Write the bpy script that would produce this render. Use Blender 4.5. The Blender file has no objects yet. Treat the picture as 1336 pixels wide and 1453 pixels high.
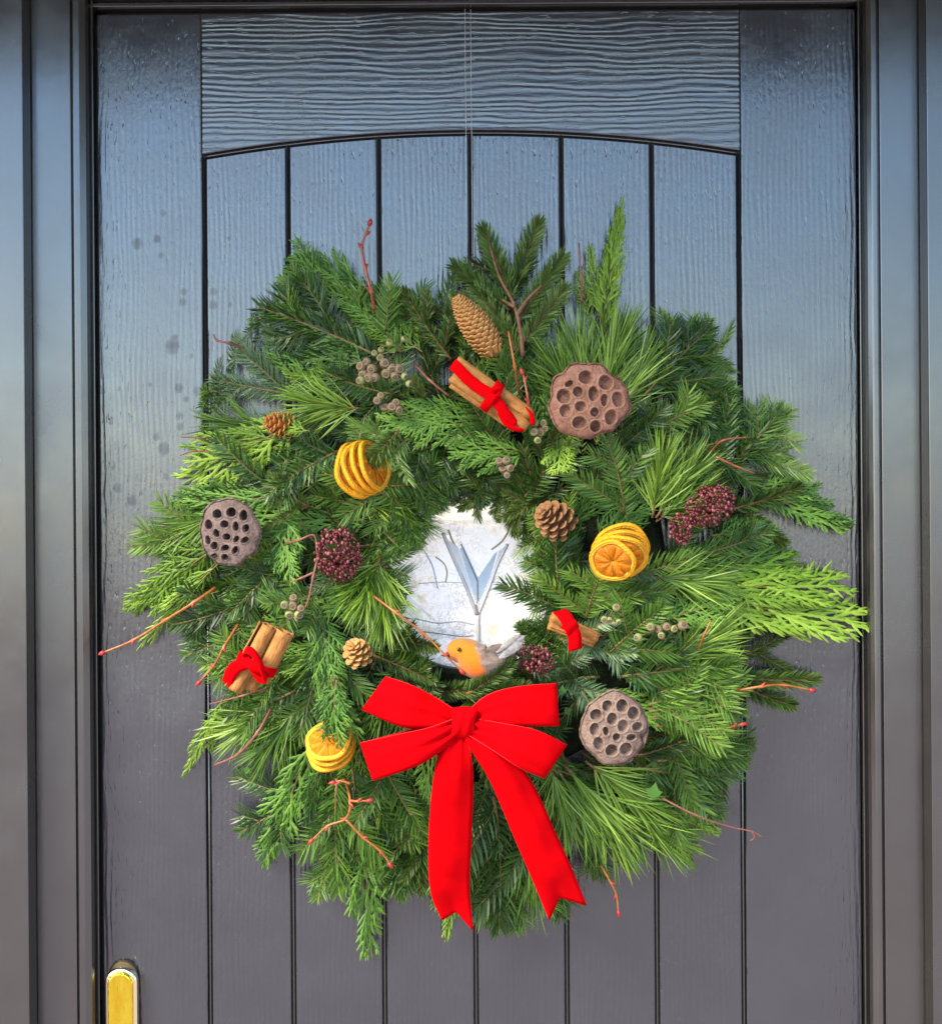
import bpy, math, random
from mathutils import Vector, Matrix, noise as mnoise
R = math.radians
scene = bpy.context.scene
COL = scene.collection
# ------------------------------------------------------------------ camera, sky, sun, exposure
S = 0.0008            # metres per photograph pixel on the face of the door
D = 1.6               # camera to door
ZC = 1.55             # camera height
ROLL = R(0.42)
CA, SA = math.cos(ROLL), math.sin(ROLL)
cam = bpy.data.cameras.new('camera')
cam.sensor_fit = 'VERTICAL'
cam.sensor_height = 24
cam.lens = 24 * D / (1453 * S)
cam.clip_start = 0.05
cam.clip_end = 500
camo = bpy.data.objects.new('camera', cam)
COL.objects.link(camo)
camo.matrix_world = Matrix(((CA, SA, 0, 0), (0, 0, -1, -D), (-SA, CA, 0, ZC), (0, 0, 0, 1)))
scene.camera = camo

SUN_EL, SUN_AZ = R(36), R(-48)      # azimuth from the view axis (-Y side), negative = photograph's left
sun_dir = Vector((math.sin(SUN_AZ) * math.cos(SUN_EL), -math.cos(SUN_AZ) * math.cos(SUN_EL), math.sin(SUN_EL)))
w = bpy.data.worlds.new('World')
scene.world = w
w.use_nodes = True
nt = w.node_tree
nt.nodes.clear()
sky = nt.nodes.new('ShaderNodeTexSky')
sky.sky_type = 'NISHITA'
sky.sun_disc = False
sky.sun_elevation = SUN_EL
sky.sun_rotation = math.atan2(sun_dir.x, sun_dir.y)
sky.air_density = 1.0
sky.dust_density = 0.2
sky.ozone_density = 2.2
bgn = nt.nodes.new('ShaderNodeBackground')
bgn.inputs['Strength'].default_value = 0.15
wo = nt.nodes.new('ShaderNodeOutputWorld')
nt.links.new(sky.outputs[0], bgn.inputs[0])
nt.links.new(bgn.outputs[0], wo.inputs[0])
sl = bpy.data.lights.new('sun', 'SUN')
sl.energy = 3.4
sl.angle = R(28)
sl.color = (1.0, 0.87, 0.68)
so = bpy.data.objects.new('sun', sl)
COL.objects.link(so)
so.rotation_euler = sun_dir.to_track_quat('Z', 'Y').to_euler()
scene.view_settings.view_transform = 'Standard'
scene.view_settings.look = 'None'
scene.view_settings.gamma = 1
scene.view_settings.exposure = 1.65
scene.cycles.max_bounces = 8

# ------------------------------------------------------------------ helpers
def P(px, py, d=0.0):
    """photograph pixel -> world point d metres in front of the door's face"""
    u, v = (px - 668) * S, -(py - 726.5) * S
    k = (D - d) / D
    return Vector(((u * CA + v * SA) * k, -d, ZC + (-u * SA + v * CA) * k))

def X(px): return (px - 668) * S * 1.0
def Z(py): return ZC - (py - 726.5) * S

def tag(o, label=None, cat=None, group=None, kind=None):
    if label: o['label'] = label
    if cat: o['category'] = cat
    if group: o['group'] = group
    if kind: o['kind'] = kind
    return o

def empty(name, loc, label, cat, group=None):
    o = bpy.data.objects.new(name, None)
    COL.objects.link(o)
    o.location = loc
    o.empty_display_size = 0.02
    return tag(o, label, cat, group)

class MB:
    def __init__(s):
        s.v, s.f, s.m, s.t = [], [], [], []
    def add(s, vs, fs, mi=0, tint=0.5):
        b = len(s.v)
        s.v += [tuple(x) for x in vs]
        s.t += [tint] * len(vs)
        for f in fs:
            s.f.append(tuple(i + b for i in f))
            s.m.append(mi)
    def box(s, x0, x1, y0, y1, z0, z1, mi=0):
        vs = [(x, y, z) for x in (x0, x1) for y in (y0, y1) for z in (z0, z1)]
        s.add(vs, [(0, 1, 3, 2), (4, 6, 7, 5), (0, 4, 5, 1), (2, 3, 7, 6), (0, 2, 6, 4), (1, 5, 7, 3)], mi)
    def tube(s, pts, rad, n=6, mi=0, tint=0.5, cap=True):
        pts = [Vector(p) for p in pts]
        if not isinstance(rad, (list, tuple)): rad = [rad] * len(pts)
        vs, fs = [], []
        ref = Vector((0.13, 0.31, 0.94))
        for i, p in enumerate(pts):
            a = pts[max(0, i - 1)]
            c = pts[min(len(pts) - 1, i + 1)]
            t = (c - a).normalized()
            u = t.cross(ref)
            if u.length < 1e-4: u = t.cross(Vector((1, 0, 0)))
            u.normalize()
            q = t.cross(u)
            for k in range(n):
                an = 2 * math.pi * k / n
                vs.append(p + (u * math.cos(an) + q * math.sin(an)) * rad[i])
        for i in range(len(pts) - 1):
            for k in range(n):
                k2 = (k + 1) % n
                fs.append((i * n + k, i * n + k2, (i + 1) * n + k2, (i + 1) * n + k))
        if cap:
            fs.append(tuple(range(n))[::-1])
            fs.append(tuple((len(pts) - 1) * n + k for k in range(n)))
        s.add(vs, fs, mi, tint)
    def sphere(s, c, r, nu=8, nv=6, mi=0, tint=0.5, sc=(1, 1, 1)):
        vs, fs = [], []
        c = Vector(c)
        for j in range(nv + 1):
            ph = math.pi * j / nv
            for i in range(nu):
                th = 2 * math.pi * i / nu
                vs.append(c + Vector((r * sc[0] * math.sin(ph) * math.cos(th), r * sc[1] * math.sin(ph) * math.sin(th), r * sc[2] * math.cos(ph))))
        for j in range(nv):
            for i in range(nu):
                i2 = (i + 1) % nu
                fs.append((j * nu + i, (j + 1) * nu + i, (j + 1) * nu + i2, j * nu + i2))
        s.add(vs, fs, mi, tint)
    def mesh(s, name, mats, smooth=True):
        me = bpy.data.meshes.new(name)
        me.from_pydata(s.v, [], s.f)
        if not isinstance(mats, (list, tuple)): mats = [mats]
        for m in mats: me.materials.append(m)
        me.polygons.foreach_set('material_index', s.m)
        me.polygons.foreach_set('use_smooth', [smooth] * len(s.f))
        a = me.attributes.new('tint', 'FLOAT', 'POINT')
        a.data.foreach_set('value', s.t)
        me.update()
        return me
    def build(s, name, mats, parent=None, smooth=True):
        return link(name, s.mesh(name, mats, smooth), parent)

def link(name, me, parent=None, loc=None):
    o = bpy.data.objects.new(name, me)
    COL.objects.link(o)
    if parent: o.parent = parent
    if loc is not None: o.location = loc
    return o

def rel(o_parent, pts):
    return [Vector(p) - o_parent.location for p in pts]

def bevel(o, wdt, seg=2):
    m = o.modifiers.new('bevel', 'BEVEL')
    m.width = wdt
    m.segments = seg
    m.limit_method = 'ANGLE'
    m.angle_limit = R(40)
    return o

def catmull(pts, n=6):
    pts = [Vector(p) for p in pts]
    if len(pts) < 3:
        return [pts[0].lerp(pts[-1], i / n) for i in range(n + 1)]
    q = [pts[0] * 2 - pts[1]] + pts + [pts[-1] * 2 - pts[-2]]
    out = []
    for i in range(1, len(q) - 2):
        for k in range(n):
            t = k / n
            a, b, c, d = q[i - 1], q[i], q[i + 1], q[i + 2]
            out.append(0.5 * ((2 * b) + (c - a) * t + (2 * a - 5 * b + 4 * c - d) * t * t + (3 * b - a - 3 * c + d) * t ** 3))
    out.append(pts[-1])
    return out

# ------------------------------------------------------------------ materials
class N:
    """tiny node-tree helper"""
    def __init__(s, name):
        s.m = bpy.data.materials.new(name)
        s.m.use_nodes = True
        s.nt = s.m.node_tree
        s.nt.nodes.clear()
        s.out = s.n('ShaderNodeOutputMaterial')
        s.b = s.n('ShaderNodeBsdfPrincipled')
        s.l(s.b.outputs[0], s.out.inputs[0])
    def n(s, t, **kw):
        x = s.nt.nodes.new(t)
        for k, v in kw.items(): setattr(x, k, v)
        return x
    def l(s, a, b): s.nt.links.new(a, b)
    def set(s, **kw):
        for k, v in kw.items(): s.b.inputs[k.replace('_', ' ')].default_value = v
    def coord(s, scale=(1, 1, 1), loc=(0, 0, 0), which='Object'):
        tc = s.n('ShaderNodeTexCoord')
        mp = s.n('ShaderNodeMapping')
        mp.inputs['Scale'].default_value = scale
        mp.inputs['Location'].default_value = loc
        s.l(tc.outputs[which], mp.inputs[0])
        return mp.outputs[0]
    def noise(s, vec, scale=1.0, detail=3, rough=0.55, dist=0.0):
        x = s.n('ShaderNodeTexNoise')
        x.inputs['Scale'].default_value = scale
        x.inputs['Detail'].default_value = detail
        x.inputs['Roughness'].default_value = rough
        x.inputs['Distortion'].default_value = dist
        if vec is not None: s.l(vec, x.inputs['Vector'])
        return x.outputs['Fac']
    def ramp(s, fac, stops):
        x = s.n('ShaderNodeValToRGB')
        e = x.color_ramp.elements
        while len(e) < len(stops): e.new(0.5)
        for k, (p, c) in enumerate(stops):
            e[k].position = p
            e[k].color = (c[0], c[1], c[2], 1) if isinstance(c, (tuple, list)) else (c, c, c, 1)
        s.l(fac, x.inputs[0])
        return x.outputs[0]
    def math(s, op, a, b=None, clamp=False):
        x = s.n('ShaderNodeMath', operation=op)
        x.use_clamp = clamp
        for i, v in enumerate((a, b)):
            if v is None: continue
            if isinstance(v, (int, float)): x.inputs[i].default_value = v
            else: s.l(v, x.inputs[i])
        return x.outputs[0]
    def mix(s, fac, a, b, mode='MIX'):
        x = s.n('ShaderNodeMix', data_type='RGBA', blend_type=mode)
        for i, v in ((0, fac), (6, a), (7, b)):
            if isinstance(v, (int, float)): x.inputs[i].default_value = v
            elif isinstance(v, (tuple, list)): x.inputs[i].default_value = (v[0], v[1], v[2], 1)
            else: s.l(v, x.inputs[i])
        return x.outputs[2]
    def bump(s, h, strength, dist):
        x = s.n('ShaderNodeBump')
        x.inputs['Strength'].default_value = strength
        x.inputs['Distance'].default_value = dist
        s.l(h, x.inputs['Height'])
        s.l(x.outputs[0], s.b.inputs['Normal'])
        return x

def simple(name, c0, c1, scale=60, rough=0.6, spec=0.4, bump=0.0, bdist=0.001, **kw):
    k = N(name)
    v = k.coord()
    f = k.noise(v, scale, 4, 0.6)
    k.l(k.ramp(f, [(0.3, c0), (0.7, c1)]), k.b.inputs['Base Color'])
    k.set(Roughness=rough, Specular_IOR_Level=spec, **kw)
    if bump: k.bump(k.noise(v, scale * 2.2, 4, 0.6), bump, bdist)
    return k.m

PAINT = (0.012, 0.013, 0.018)
PAINT2 = (0.017, 0.018, 0.024)
FRAME_PAINT, FRAME_PAINT2 = (0.013, 0.011, 0.010), (0.018, 0.016, 0.014)

def paint(name, grain, strength, spots=None, rough=0.20, dist=0.0009):
    """satin dark paint over embossed wood grain: grain 'v', 'h' or None"""
    k = N(name)
    base = k.coord()
    f = k.noise(base, 7, 4, 0.6)
    colr = k.ramp(f, [(0.3, PAINT), (0.7, PAINT2)] if grain else [(0.3, FRAME_PAINT), (0.7, FRAME_PAINT2)])
    rf = k.ramp(k.noise(base, 13, 5, 0.65), [(0.3, rough - 0.05), (0.7, rough + 0.07)])
    if spots:
        tot = None
        sep = k.n('ShaderNodeSeparateXYZ')
        wob = k.n('ShaderNodeTexNoise')
        wob.inputs['Scale'].default_value = 120
        k.l(base, wob.inputs['Vector'])
        k.l(base, sep.inputs[0])
        for (sx, sz, sr, am) in spots:
            dx = k.math('DIVIDE', k.math('SUBTRACT', sep.outputs[0], sx), sr)
            dz = k.math('DIVIDE', k.math('SUBTRACT', sep.outputs[2], sz), sr * 1.15)
            q = k.math('ADD', k.math('MULTIPLY', dx, dx), k.math('MULTIPLY', dz, dz))
            q = k.math('ADD', q, k.math('MULTIPLY', k.math('SUBTRACT', wob.outputs['Fac'], 0.5), 1.6))
            g = k.math('MULTIPLY', k.math('SUBTRACT', 1.25, q, True), am)
            tot = g if tot is None else k.math('MAXIMUM', tot, g)
        tot = k.math('MINIMUM', tot, 1.0)
        colr = k.mix(tot, colr, (0.018, 0.018, 0.022))
        k.l(k.mix(tot, rf, (0.62, 0.62, 0.62)), k.b.inputs['Roughness'])
        k.l(k.math('SUBTRACT', 1.0, k.math('MULTIPLY', tot, 0.8)), k.b.inputs['Specular IOR Level'])
    else:
        k.l(rf, k.b.inputs['Roughness'])
        k.set(Specular_IOR_Level=1.0)
    k.l(colr, k.b.inputs['Base Color'])
    k.set(IOR=1.66)
    if grain:
        # embossed ridges: a sine across the grain whose phase wanders, broken up along the grain
        ax = 0 if grain == 'v' else 2
        sc = (lambda u, v_: (u, 30, v_)) if grain == 'v' else (lambda u, v_: (v_, 30, u))
        sp = k.n('ShaderNodeSeparateXYZ')
        k.l(base, sp.inputs[0])
        w1 = k.noise(k.coord(sc(18, 4.5)), 1, 2, .5)
        w2 = k.noise(k.coord(sc(60, 14), (3, 1, 7)), 1, 3, .6)
        ph = k.math('ADD', k.math('MULTIPLY', sp.outputs[ax], 6.2832 / (.0064 if grain == 'v' else .0068)), k.math('ADD', k.math('MULTIPLY', w1, 26 if grain == 'h' else 20), k.math('MULTIPLY', w2, 7)))
        rid = k.math('SINE', ph)
        amp = k.ramp(k.noise(k.coord(sc(38, 7), (9, 4, 2)), 1, 3, .6), [(.34, .12), (.62, 1.0)] if grain == 'v' else [(.25, .35), (.5, 1.0)])
        fine = k.noise(k.coord(sc(430, 26), (5, 2, 1)), 1, 3, .6)
        pits = k.ramp(k.noise(k.coord(sc(420, 60)), 1, 1, .5), [(.27, 0.0), (.36, 1.0)])
        peel = k.noise(k.coord((190, 30, 120)), 1, 3, .6)
        h = k.math('ADD', k.math('MULTIPLY', rid, k.math('MULTIPLY', amp, .34)), k.math('MULTIPLY', fine, .38))
        h = k.math('ADD', h, k.math('ADD', k.math('MULTIPLY', pits, .55), k.math('MULTIPLY', peel, .40)))
        k.bump(h, strength, dist)
    else:
        h = k.math('ADD', k.noise(k.coord((150, 150, 70)), 1, 2, 0.5), k.math('MULTIPLY', k.noise(k.coord((40, 40, 9)), 1, 2, 0.5), 2))
        k.bump(h, strength, dist)
    return k.m

def needle_mat(name, dark, mid, light, rough=0.38, spec=0.45, transl=0.05):
    k = N(name)
    at = k.n('ShaderNodeAttribute')
    at.attribute_name = 'tint'
    oi = k.n('ShaderNodeObjectInfo')
    f = k.math('ADD', at.outputs['Fac'], k.math('MULTIPLY', k.math('SUBTRACT', oi.outputs['Random'], 0.5), 0.55), True)
    c = k.ramp(f, [(0.05, dark), (0.5, mid), (0.95, light)])
    k.l(c, k.b.inputs['Base Color'])
    k.set(Roughness=rough, Specular_IOR_Level=spec)
    tr = k.n('ShaderNodeBsdfTranslucent')
    k.l(c, tr.inputs[0])
    mx = k.n('ShaderNodeMixShader')
    mx.inputs[0].default_value = transl
    k.l(k.b.outputs[0], mx.inputs[1])
    k.l(tr.outputs[0], mx.inputs[2])
    k.l(mx.outputs[0], k.out.inputs[0])
    return k.m

M = {}
M['fir'] = needle_mat('fir_needle', (0.009, 0.031, 0.004), (0.036, 0.094, 0.012), (0.125, 0.225, 0.038), 0.36, 0.40)
M['fir_light'] = needle_mat('light_fir_needle', (0.022, 0.064, 0.007), (0.074, 0.158, 0.018), (0.180, 0.290, 0.048), 0.42, 0.28)
M['spruce'] = needle_mat('spruce_needle', (0.014, 0.036, 0.005), (0.048, 0.096, 0.013), (0.145, 0.210, 0.038), 0.42, 0.32)
M['spruce_light'] = needle_mat('light_spruce_needle', (0.040, 0.085, 0.014), (0.095, 0.165, 0.030), (0.200, 0.275, 0.075), 0.45, 0.28)
M['blue'] = needle_mat('grey_fir_needle', (0.044, 0.090, 0.036), (0.080, 0.150, 0.060), (0.160, 0.240, 0.105), 0.45)
M['pine'] = needle_mat('pine_needle', (0.030, 0.080, 0.007), (0.105, 0.205, 0.019), (0.240, 0.365, 0.050), 0.40, 0.32)
M['cypress'] = needle_mat('cypress_frond', (0.020, 0.068, 0.008), (0.070, 0.175, 0.018), (0.165, 0.310, 0.042), 0.5, 0.35, .12)
M['lime'] = needle_mat('lime_cypress_frond', (0.060, 0.130, 0.009), (0.155, 0.280, 0.020), (0.265, 0.405, 0.045), 0.5, 0.35, .14)
M['twig'] = simple('green_brown_twig', (0.10, 0.075, 0.02), (0.17, 0.13, 0.04), 90, 0.6)
M['bark'] = simple('brown_bark', (0.10, 0.045, 0.025), (0.20, 0.10, 0.05), 160, 0.7, 0.3, 0.5, 0.0006)
M['twig_orange'] = simple('orange_bark', (0.22, 0.055, 0.011), (0.38, 0.135, 0.022), 110, 0.4, 0.5, 0.3, 0.0005)
M['twig_red'] = simple('red_bark', (0.20, 0.03, 0.016), (0.32, 0.10, 0.04), 110, 0.4, 0.5, 0.3, 0.0005)
M['twig_plum'] = simple('plum_bark', (0.14, 0.045, 0.04), (0.26, 0.10, 0.07), 110, 0.5, 0.4, 0.3, 0.0005)
M['bud_red'] = simple('red_bud', (0.28, 0.014, 0.014), (0.42, 0.04, 0.03), 200, 0.4)
M['bark_grey'] = simple('grey_bark', (.10, .085, .07), (.18, .16, .13), 30, .8)
M['moss'] = simple('mossy_ring', (0.006, 0.009, 0.004), (0.018, 0.022, 0.009), 70, 0.95, 0.1, 1.0, 0.01)

spots_px = [(195, 346, 7, .9), (223, 339, 5, .9), (228, 362, 4, .6), (232, 302, 4, .5), (261, 414, 5, .7), (260, 428, 5, .7), (245, 492, 9, 1.0), (247, 480, 5, .9),
            (213, 546, 3, .7), (254, 551, 6, .8), (264, 567, 4, .7), (255, 590, 5, .6), (256, 605, 5, .6), (222, 620, 5, .6), (232, 637, 8, .7), (161, 664, 3, .5), (236, 676, 4, .5),
            (168, 693, 6, .6), (187, 710, 7, .9), (201, 700, 3, .5), (280, 555, 6, .5), (272, 505, 3, .6)]
def wx(px, py):
    p = P(px, py)
    return (p.x, p.z)
SP = [(wx(a, b)[0], wx(a, b)[1], r * S * 1.1, am * .36) for a, b, r, am in spots_px]
SP2 = [(wx(a, b)[0], wx(a, b)[1], r * S * 1.1, am * .36) for a, b, r, am in [(303, 414, 5, .6), (302, 433, 6, .6), (327, 432, 3, .6), (325, 338, 3, .7), (310, 512, 4, .5)]]
M['stile_l'] = paint('weathered_paint', 'v', 0.44, SP)
M['stile'] = paint('satin_paint', 'v', 0.40)
M['plank'] = paint('plank_paint', 'v', 0.56, SP2)
M['rail'] = paint('rail_paint', 'h', 0.20, None, 0.24, 0.0012)
M['frame'] = paint('frame_paint', None, 0.06, None, 0.22)
M['bead'] = simple('bead_paint', (0.020, 0.019, 0.020), (0.03, 0.029, 0.03), 40, 0.5, 0.4)
M['core'] = simple('groove_paint', (0.012, 0.012, 0.016), (0.02, 0.02, 0.024), 40, 0.4)
M['rubber'] = simple('black_rubber', (0.008, 0.008, 0.008), (0.014, 0.013, 0.012), 40, 0.6)
M['render'] = simple('pale_render', (0.20, 0.15, 0.12), (0.27, 0.21, 0.17), 30, 0.9, 0.2, 0.4, 0.003)

# ------------------------------------------------------------------ the setting
def ground():
    k = N('paved_ground')
    v = k.coord()
    f = k.noise(v, 1.2, 6, 0.6)
    k.l(k.ramp(f, [(0.3, (0.28, 0.235, 0.23)), (0.7, (0.40, 0.345, 0.345))]), k.b.inputs['Base Color'])
    k.set(Roughness=0.95, Specular_IOR_Level=0.05)
    k.bump(k.noise(v, 40, 4), 0.4, 0.01)
    b = MB()
    b.add([(-150, -300, 0), (150, -300, 0), (150, 1, 0), (-150, 1, 0)], [(0, 1, 2, 3)])
    tag(b.build('ground', k.m, None, False), kind='structure')
ground()
b = MB()
WB = 0.02
b.box(-2.5, X(-100), WB, 0.3, 0.0, 3.2)
b.box(X(1460), 2.5, WB, 0.3, 0.0, 3.2)
b.box(X(-100), X(1460), WB, 0.3, 2.40, 3.2)
tag(b.build('wall', M['render'], None, False), kind='structure')
b = MB()
b.box(-1.05, 1.05, -0.66, WB, 2.235, 2.33)
tag(bevel(b.build('porch_canopy', simple('canopy_soffit', (0.022, 0.016, 0.012), (0.034, 0.024, 0.018), 12, 0.6), None, False), 0.004), kind='structure')

# ------------------------------------------------------------------ door frame
fr = empty('door_frame', (0, 0, 0), 'dark satin painted outer frame with stepped jambs surrounding the front door', 'door frame')
def jamb(name, prof, parent, m, z0=0.0, z1=2.24):
    b = MB()
    n = len(prof)
    vs = [(x, y, z) for z in (z0, z1) for (x, y) in prof]
    b.add(vs, [(i, i + 1, n + i + 1, n + i) for i in range(n - 1)])
    o = b.build(name, m, parent, False)
    return bevel(o, 0.0012, 2)
def side(s, px):
    """mirror helper: px list for the photo's left side are given directly, right side likewise"""
    return X(px)
XQ = lambda px, y=0.0: (px - 668) * S * (D + min(y, 0)) / D
def frame_side(q, zt):
    # q: outer edge, step, step end, line0, line1, bead mid, bead end, dark end, strip end, leaf edge (px at mid height)
    o, a, a2, l0, l1, bm_, be, de, se, le = q
    sg = 1 if le > o else -1
    e = sg * 0.6
    outer = [(X(o), 0.02), (X(o), -.064), (XQ(a, -.064), -.064), (XQ(a + e * 2, -.064) , -.040), (XQ(a + e * 12, -.036), -.036), (XQ(l0, -.034), -.034), (XQ(l0, -.034) + sg * .0002, -.027)]
    jamb('cover_trim', outer, fr, M['frame'], 0, zt)
    main = [(XQ(l0, -.034), -.0275), (XQ(l1, -.034), -.0275), (XQ(l1, -.034) + sg * .0002, -.035), (XQ(bm_, -.034), -.0345), (XQ(be, -.030), -.030), (XQ(be, -.030) + sg * .002, -.024), (XQ(be + e * 2, -.004), -.004), (XQ(de, -.011) + sg * .0008, -.004)]
    jamb('jamb', main, fr, M['frame'], 0, zt)
    strip = [(XQ(de, -.011), .0), (XQ(de, -.011) + sg * .0003, -.011), (XQ(se, -.011) - sg * .0008, -.011), (X(se), -.006), (X(se), .012)]
    jamb('rebate_bead', strip, fr, M['frame'], 0, zt)
    seal = [(X(se), .008), (X(le) + sg * .004, .008)]
    jamb('seal', seal, fr, M['rubber'], 0, zt)
ZT = 2.24
frame_side((-100, 37, 39, 105, 108, 117, 126, 131.5, 138, 144), ZT)
frame_side((1460, 1318, 1316, 1251, 1247.5, 1240, 1233, 1225.5, 1220, 1215), ZT)
# head of the frame, profile over z
def head(name, prof, m):
    b = MB()
    n = len(prof)
    vs = [(x, y, z) for x in (X(100), X(1256)) for (y, z) in prof]
    b.add(vs, [(i, i + 1, n + i + 1, n + i) for i in range(n - 1)])
    bevel(b.build(name, m, fr, False), 0.001)
head('frame_head', [(-.0365, Z(-90)), (-.0365, Z(-12)), (-.034, Z(-4)), (-.022, Z(2)), (-.004, Z(2.3)), (-.004, Z(6))], M['frame'])
head('head_bead', [(-.003, Z(6)), (-.0112, Z(6.3)), (-.0112, Z(11)), (-.004, Z(12)), (.01, Z(12))], M['frame'])
head('head_seal', [(.008, Z(12)), (.008, Z(22))], M['rubber'])

# ------------------------------------------------------------------ door leaf
dr = empty('front_door', (0, 0, 0), 'dark grey grained panelled front door with arched top rail and vertical planks', 'door')
ZB, ZTOP = 0.03, Z(16)
G = 3.4     # half groove
cxs = [293.5, 412, 541, 670.5, 799.5, 927.5, 1050.5]
def arch(px):
    """z of the arch groove's centre line at pixel column px"""
    r = 2300.0
    return Z(188.0 + (r - math.sqrt(r * r - (px - 671.5) ** 2)))
LE, RE = 141.5, 1218.0
b = MB(); b.box(X(LE), X(cxs[0] - G), 0, .044, ZB, ZTOP)
bevel(b.build('stile', M['stile_l'], dr, False), .002, 3)
b = MB(); b.box(X(cxs[-1] + G), X(RE), 0, .044, ZB, ZTOP)
bevel(b.build('stile', M['stile'], dr, False), .002, 3)
def strip_panel(x0, x1, ztop, zbot, m, name, n=10, y0=0.0, y1=.044):
    b = MB()
    xs = [x0 + (x1 - x0) * i / n for i in range(n + 1)]
    vs = []
    for y in (y0, y1):
        for x in xs: vs.append((X(x), y, ztop(x)))
        for x in reversed(xs): vs.append((X(x), y, zbot(x)))
    k = 2 * (n + 1)
    fs = [tuple(range(k))[::-1], tuple(range(k, 2 * k))] + [(i, (i + 1) % k, k + (i + 1) % k, k + i) for i in range(k)]
    b.add(vs, fs)
    return bevel(b.build(name, m, dr, False), .0016, 2)
strip_panel(cxs[0] - G + .4, cxs[-1] + G - .4, lambda x: ZTOP, lambda x: arch(x) + G * S, M['rail'], 'top_rail', 40, 0.0006)
for i in range(6):
    strip_panel(cxs[i] + G, cxs[i + 1] - G, lambda x: arch(x) - G * S, lambda x: ZB + .2, M['plank'], 'plank', 8)
b = MB()
b.box(X(cxs[0] - G + .5), X(cxs[-1] + G - .5), .0055, .04, ZB + .1, ZTOP - .02)
b.build('door_core', M['core'], dr, False)
for c in cxs:
    b = MB()
    b.tube([(X(c), .0028, ZB + .2), (X(c), .0028, arch(c))], .0013, 8)
    b.build('groove_bead', M['frame'], dr)
b = MB()
b.tube([(X(x), .0028, arch(x)) for x in [cxs[0] + (cxs[-1] - cxs[0]) * i / 40 for i in range(41)]], .0013, 8)
b.build('groove_bead', M['frame'], dr)

# glazed roundel behind the wreath
gx, gz = P(660, 826).x, P(660, 826).z
def glass_mat():
    k = N('painted_reflection_glass')  # pale sky and thin branch reflections are painted into the pane's colour
    v = k.coord()
    n1 = k.noise(k.coord((1, 1, 1.6)), 26, 5, 0.6, 0.6)
    c = k.ramp(n1, [(0.30, (0.80, 0.84, 0.88)), (0.46, (0.92, 0.92, 0.92)), (0.58, (0.93, 0.92, 0.88)), (0.70, (0.78, 0.69, 0.46))])
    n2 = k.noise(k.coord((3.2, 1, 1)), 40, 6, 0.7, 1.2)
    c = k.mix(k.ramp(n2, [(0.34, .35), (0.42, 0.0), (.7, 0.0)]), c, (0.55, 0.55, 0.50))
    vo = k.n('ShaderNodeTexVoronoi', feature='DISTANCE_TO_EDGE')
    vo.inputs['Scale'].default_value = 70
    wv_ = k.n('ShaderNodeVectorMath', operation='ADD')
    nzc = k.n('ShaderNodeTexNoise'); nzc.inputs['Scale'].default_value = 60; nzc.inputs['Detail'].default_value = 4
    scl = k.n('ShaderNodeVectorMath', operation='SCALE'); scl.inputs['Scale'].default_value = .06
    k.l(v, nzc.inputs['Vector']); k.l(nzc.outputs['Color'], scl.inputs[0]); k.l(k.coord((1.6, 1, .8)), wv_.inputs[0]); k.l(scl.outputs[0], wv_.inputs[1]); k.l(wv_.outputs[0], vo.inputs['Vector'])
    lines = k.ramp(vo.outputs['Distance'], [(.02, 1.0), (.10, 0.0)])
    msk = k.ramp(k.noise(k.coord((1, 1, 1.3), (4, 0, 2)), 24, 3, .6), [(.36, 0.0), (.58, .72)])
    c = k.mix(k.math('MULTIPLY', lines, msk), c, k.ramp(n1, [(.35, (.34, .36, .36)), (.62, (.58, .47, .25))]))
    k.l(c, k.b.inputs['Base Color'])
    k.set(Roughness=0.05, Specular_IOR_Level=1.0, Coat_Weight=1.0, Coat_Roughness=0.02, Coat_IOR=2.7)
    k.l(c, k.b.inputs['Emission Color'])      # added glow that brightens the pane like reflected sky
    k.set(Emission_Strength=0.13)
    k.bump(k.noise(v, 45, 3), 0.15, 0.002)
    return k.m
def disc(name, r0, r1, y0, y1, m, n=72, seg=None):
    b = MB()
    prof = [(r0, y0 + .003), (r0 + .003, y1), ((r0 + r1) / 2, y1 - .003), (r1 - .003, y1), (r1, 0.003)] if r0 > 0 else None
    vs, fs = [], []
    if prof:
        k = len(prof)
        for i in range(n):
            a = 2 * math.pi * i / n
            for (r, y) in prof: vs.append((gx + r * math.cos(a), y, gz + r * math.sin(a)))
        for i in range(n):
            j = (i + 1) % n
            for q in range(k - 1): fs.append((i * k + q, i * k + q + 1, j * k + q + 1, j * k + q))
    else:
        vs = [(gx + r1 * math.cos(2 * math.pi * i / n), y1, gz + r1 * math.sin(2 * math.pi * i / n)) for i in range(n)]
        fs = [tuple(range(n))[::-1]]
    b.add(vs, fs)
    return b.build(name, m, dr)
RG = 122 * S
disc('glazing_cassette', RG - .002, RG + .028, 0, -.013, M['frame'])
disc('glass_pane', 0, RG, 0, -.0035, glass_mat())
lead = simple('lead_came_or_streak', (0.66, 0.62, 0.61), (0.76, 0.72, 0.71), 70, 0.4, 0.5, 0.2, 0.0005, Metallic=0.3)
lead2 = simple('dark_lead', (0.26, 0.23, 0.22), (0.38, 0.35, 0.33), 70, 0.4, 0.5)
goldb = simple('tan_lead', (0.45, 0.36, 0.22), (0.55, 0.48, 0.34), 70, 0.5, 0.5)
blueg = simple('pale_blue_glass', (0.44, 0.57, 0.69), (0.58, 0.70, 0.80), 30, 0.06, 0.9)
whiteg = simple('clear_bevel_glass', (0.80, 0.82, 0.84), (0.88, 0.88, 0.88), 30, 0.04, 0.9)
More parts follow.
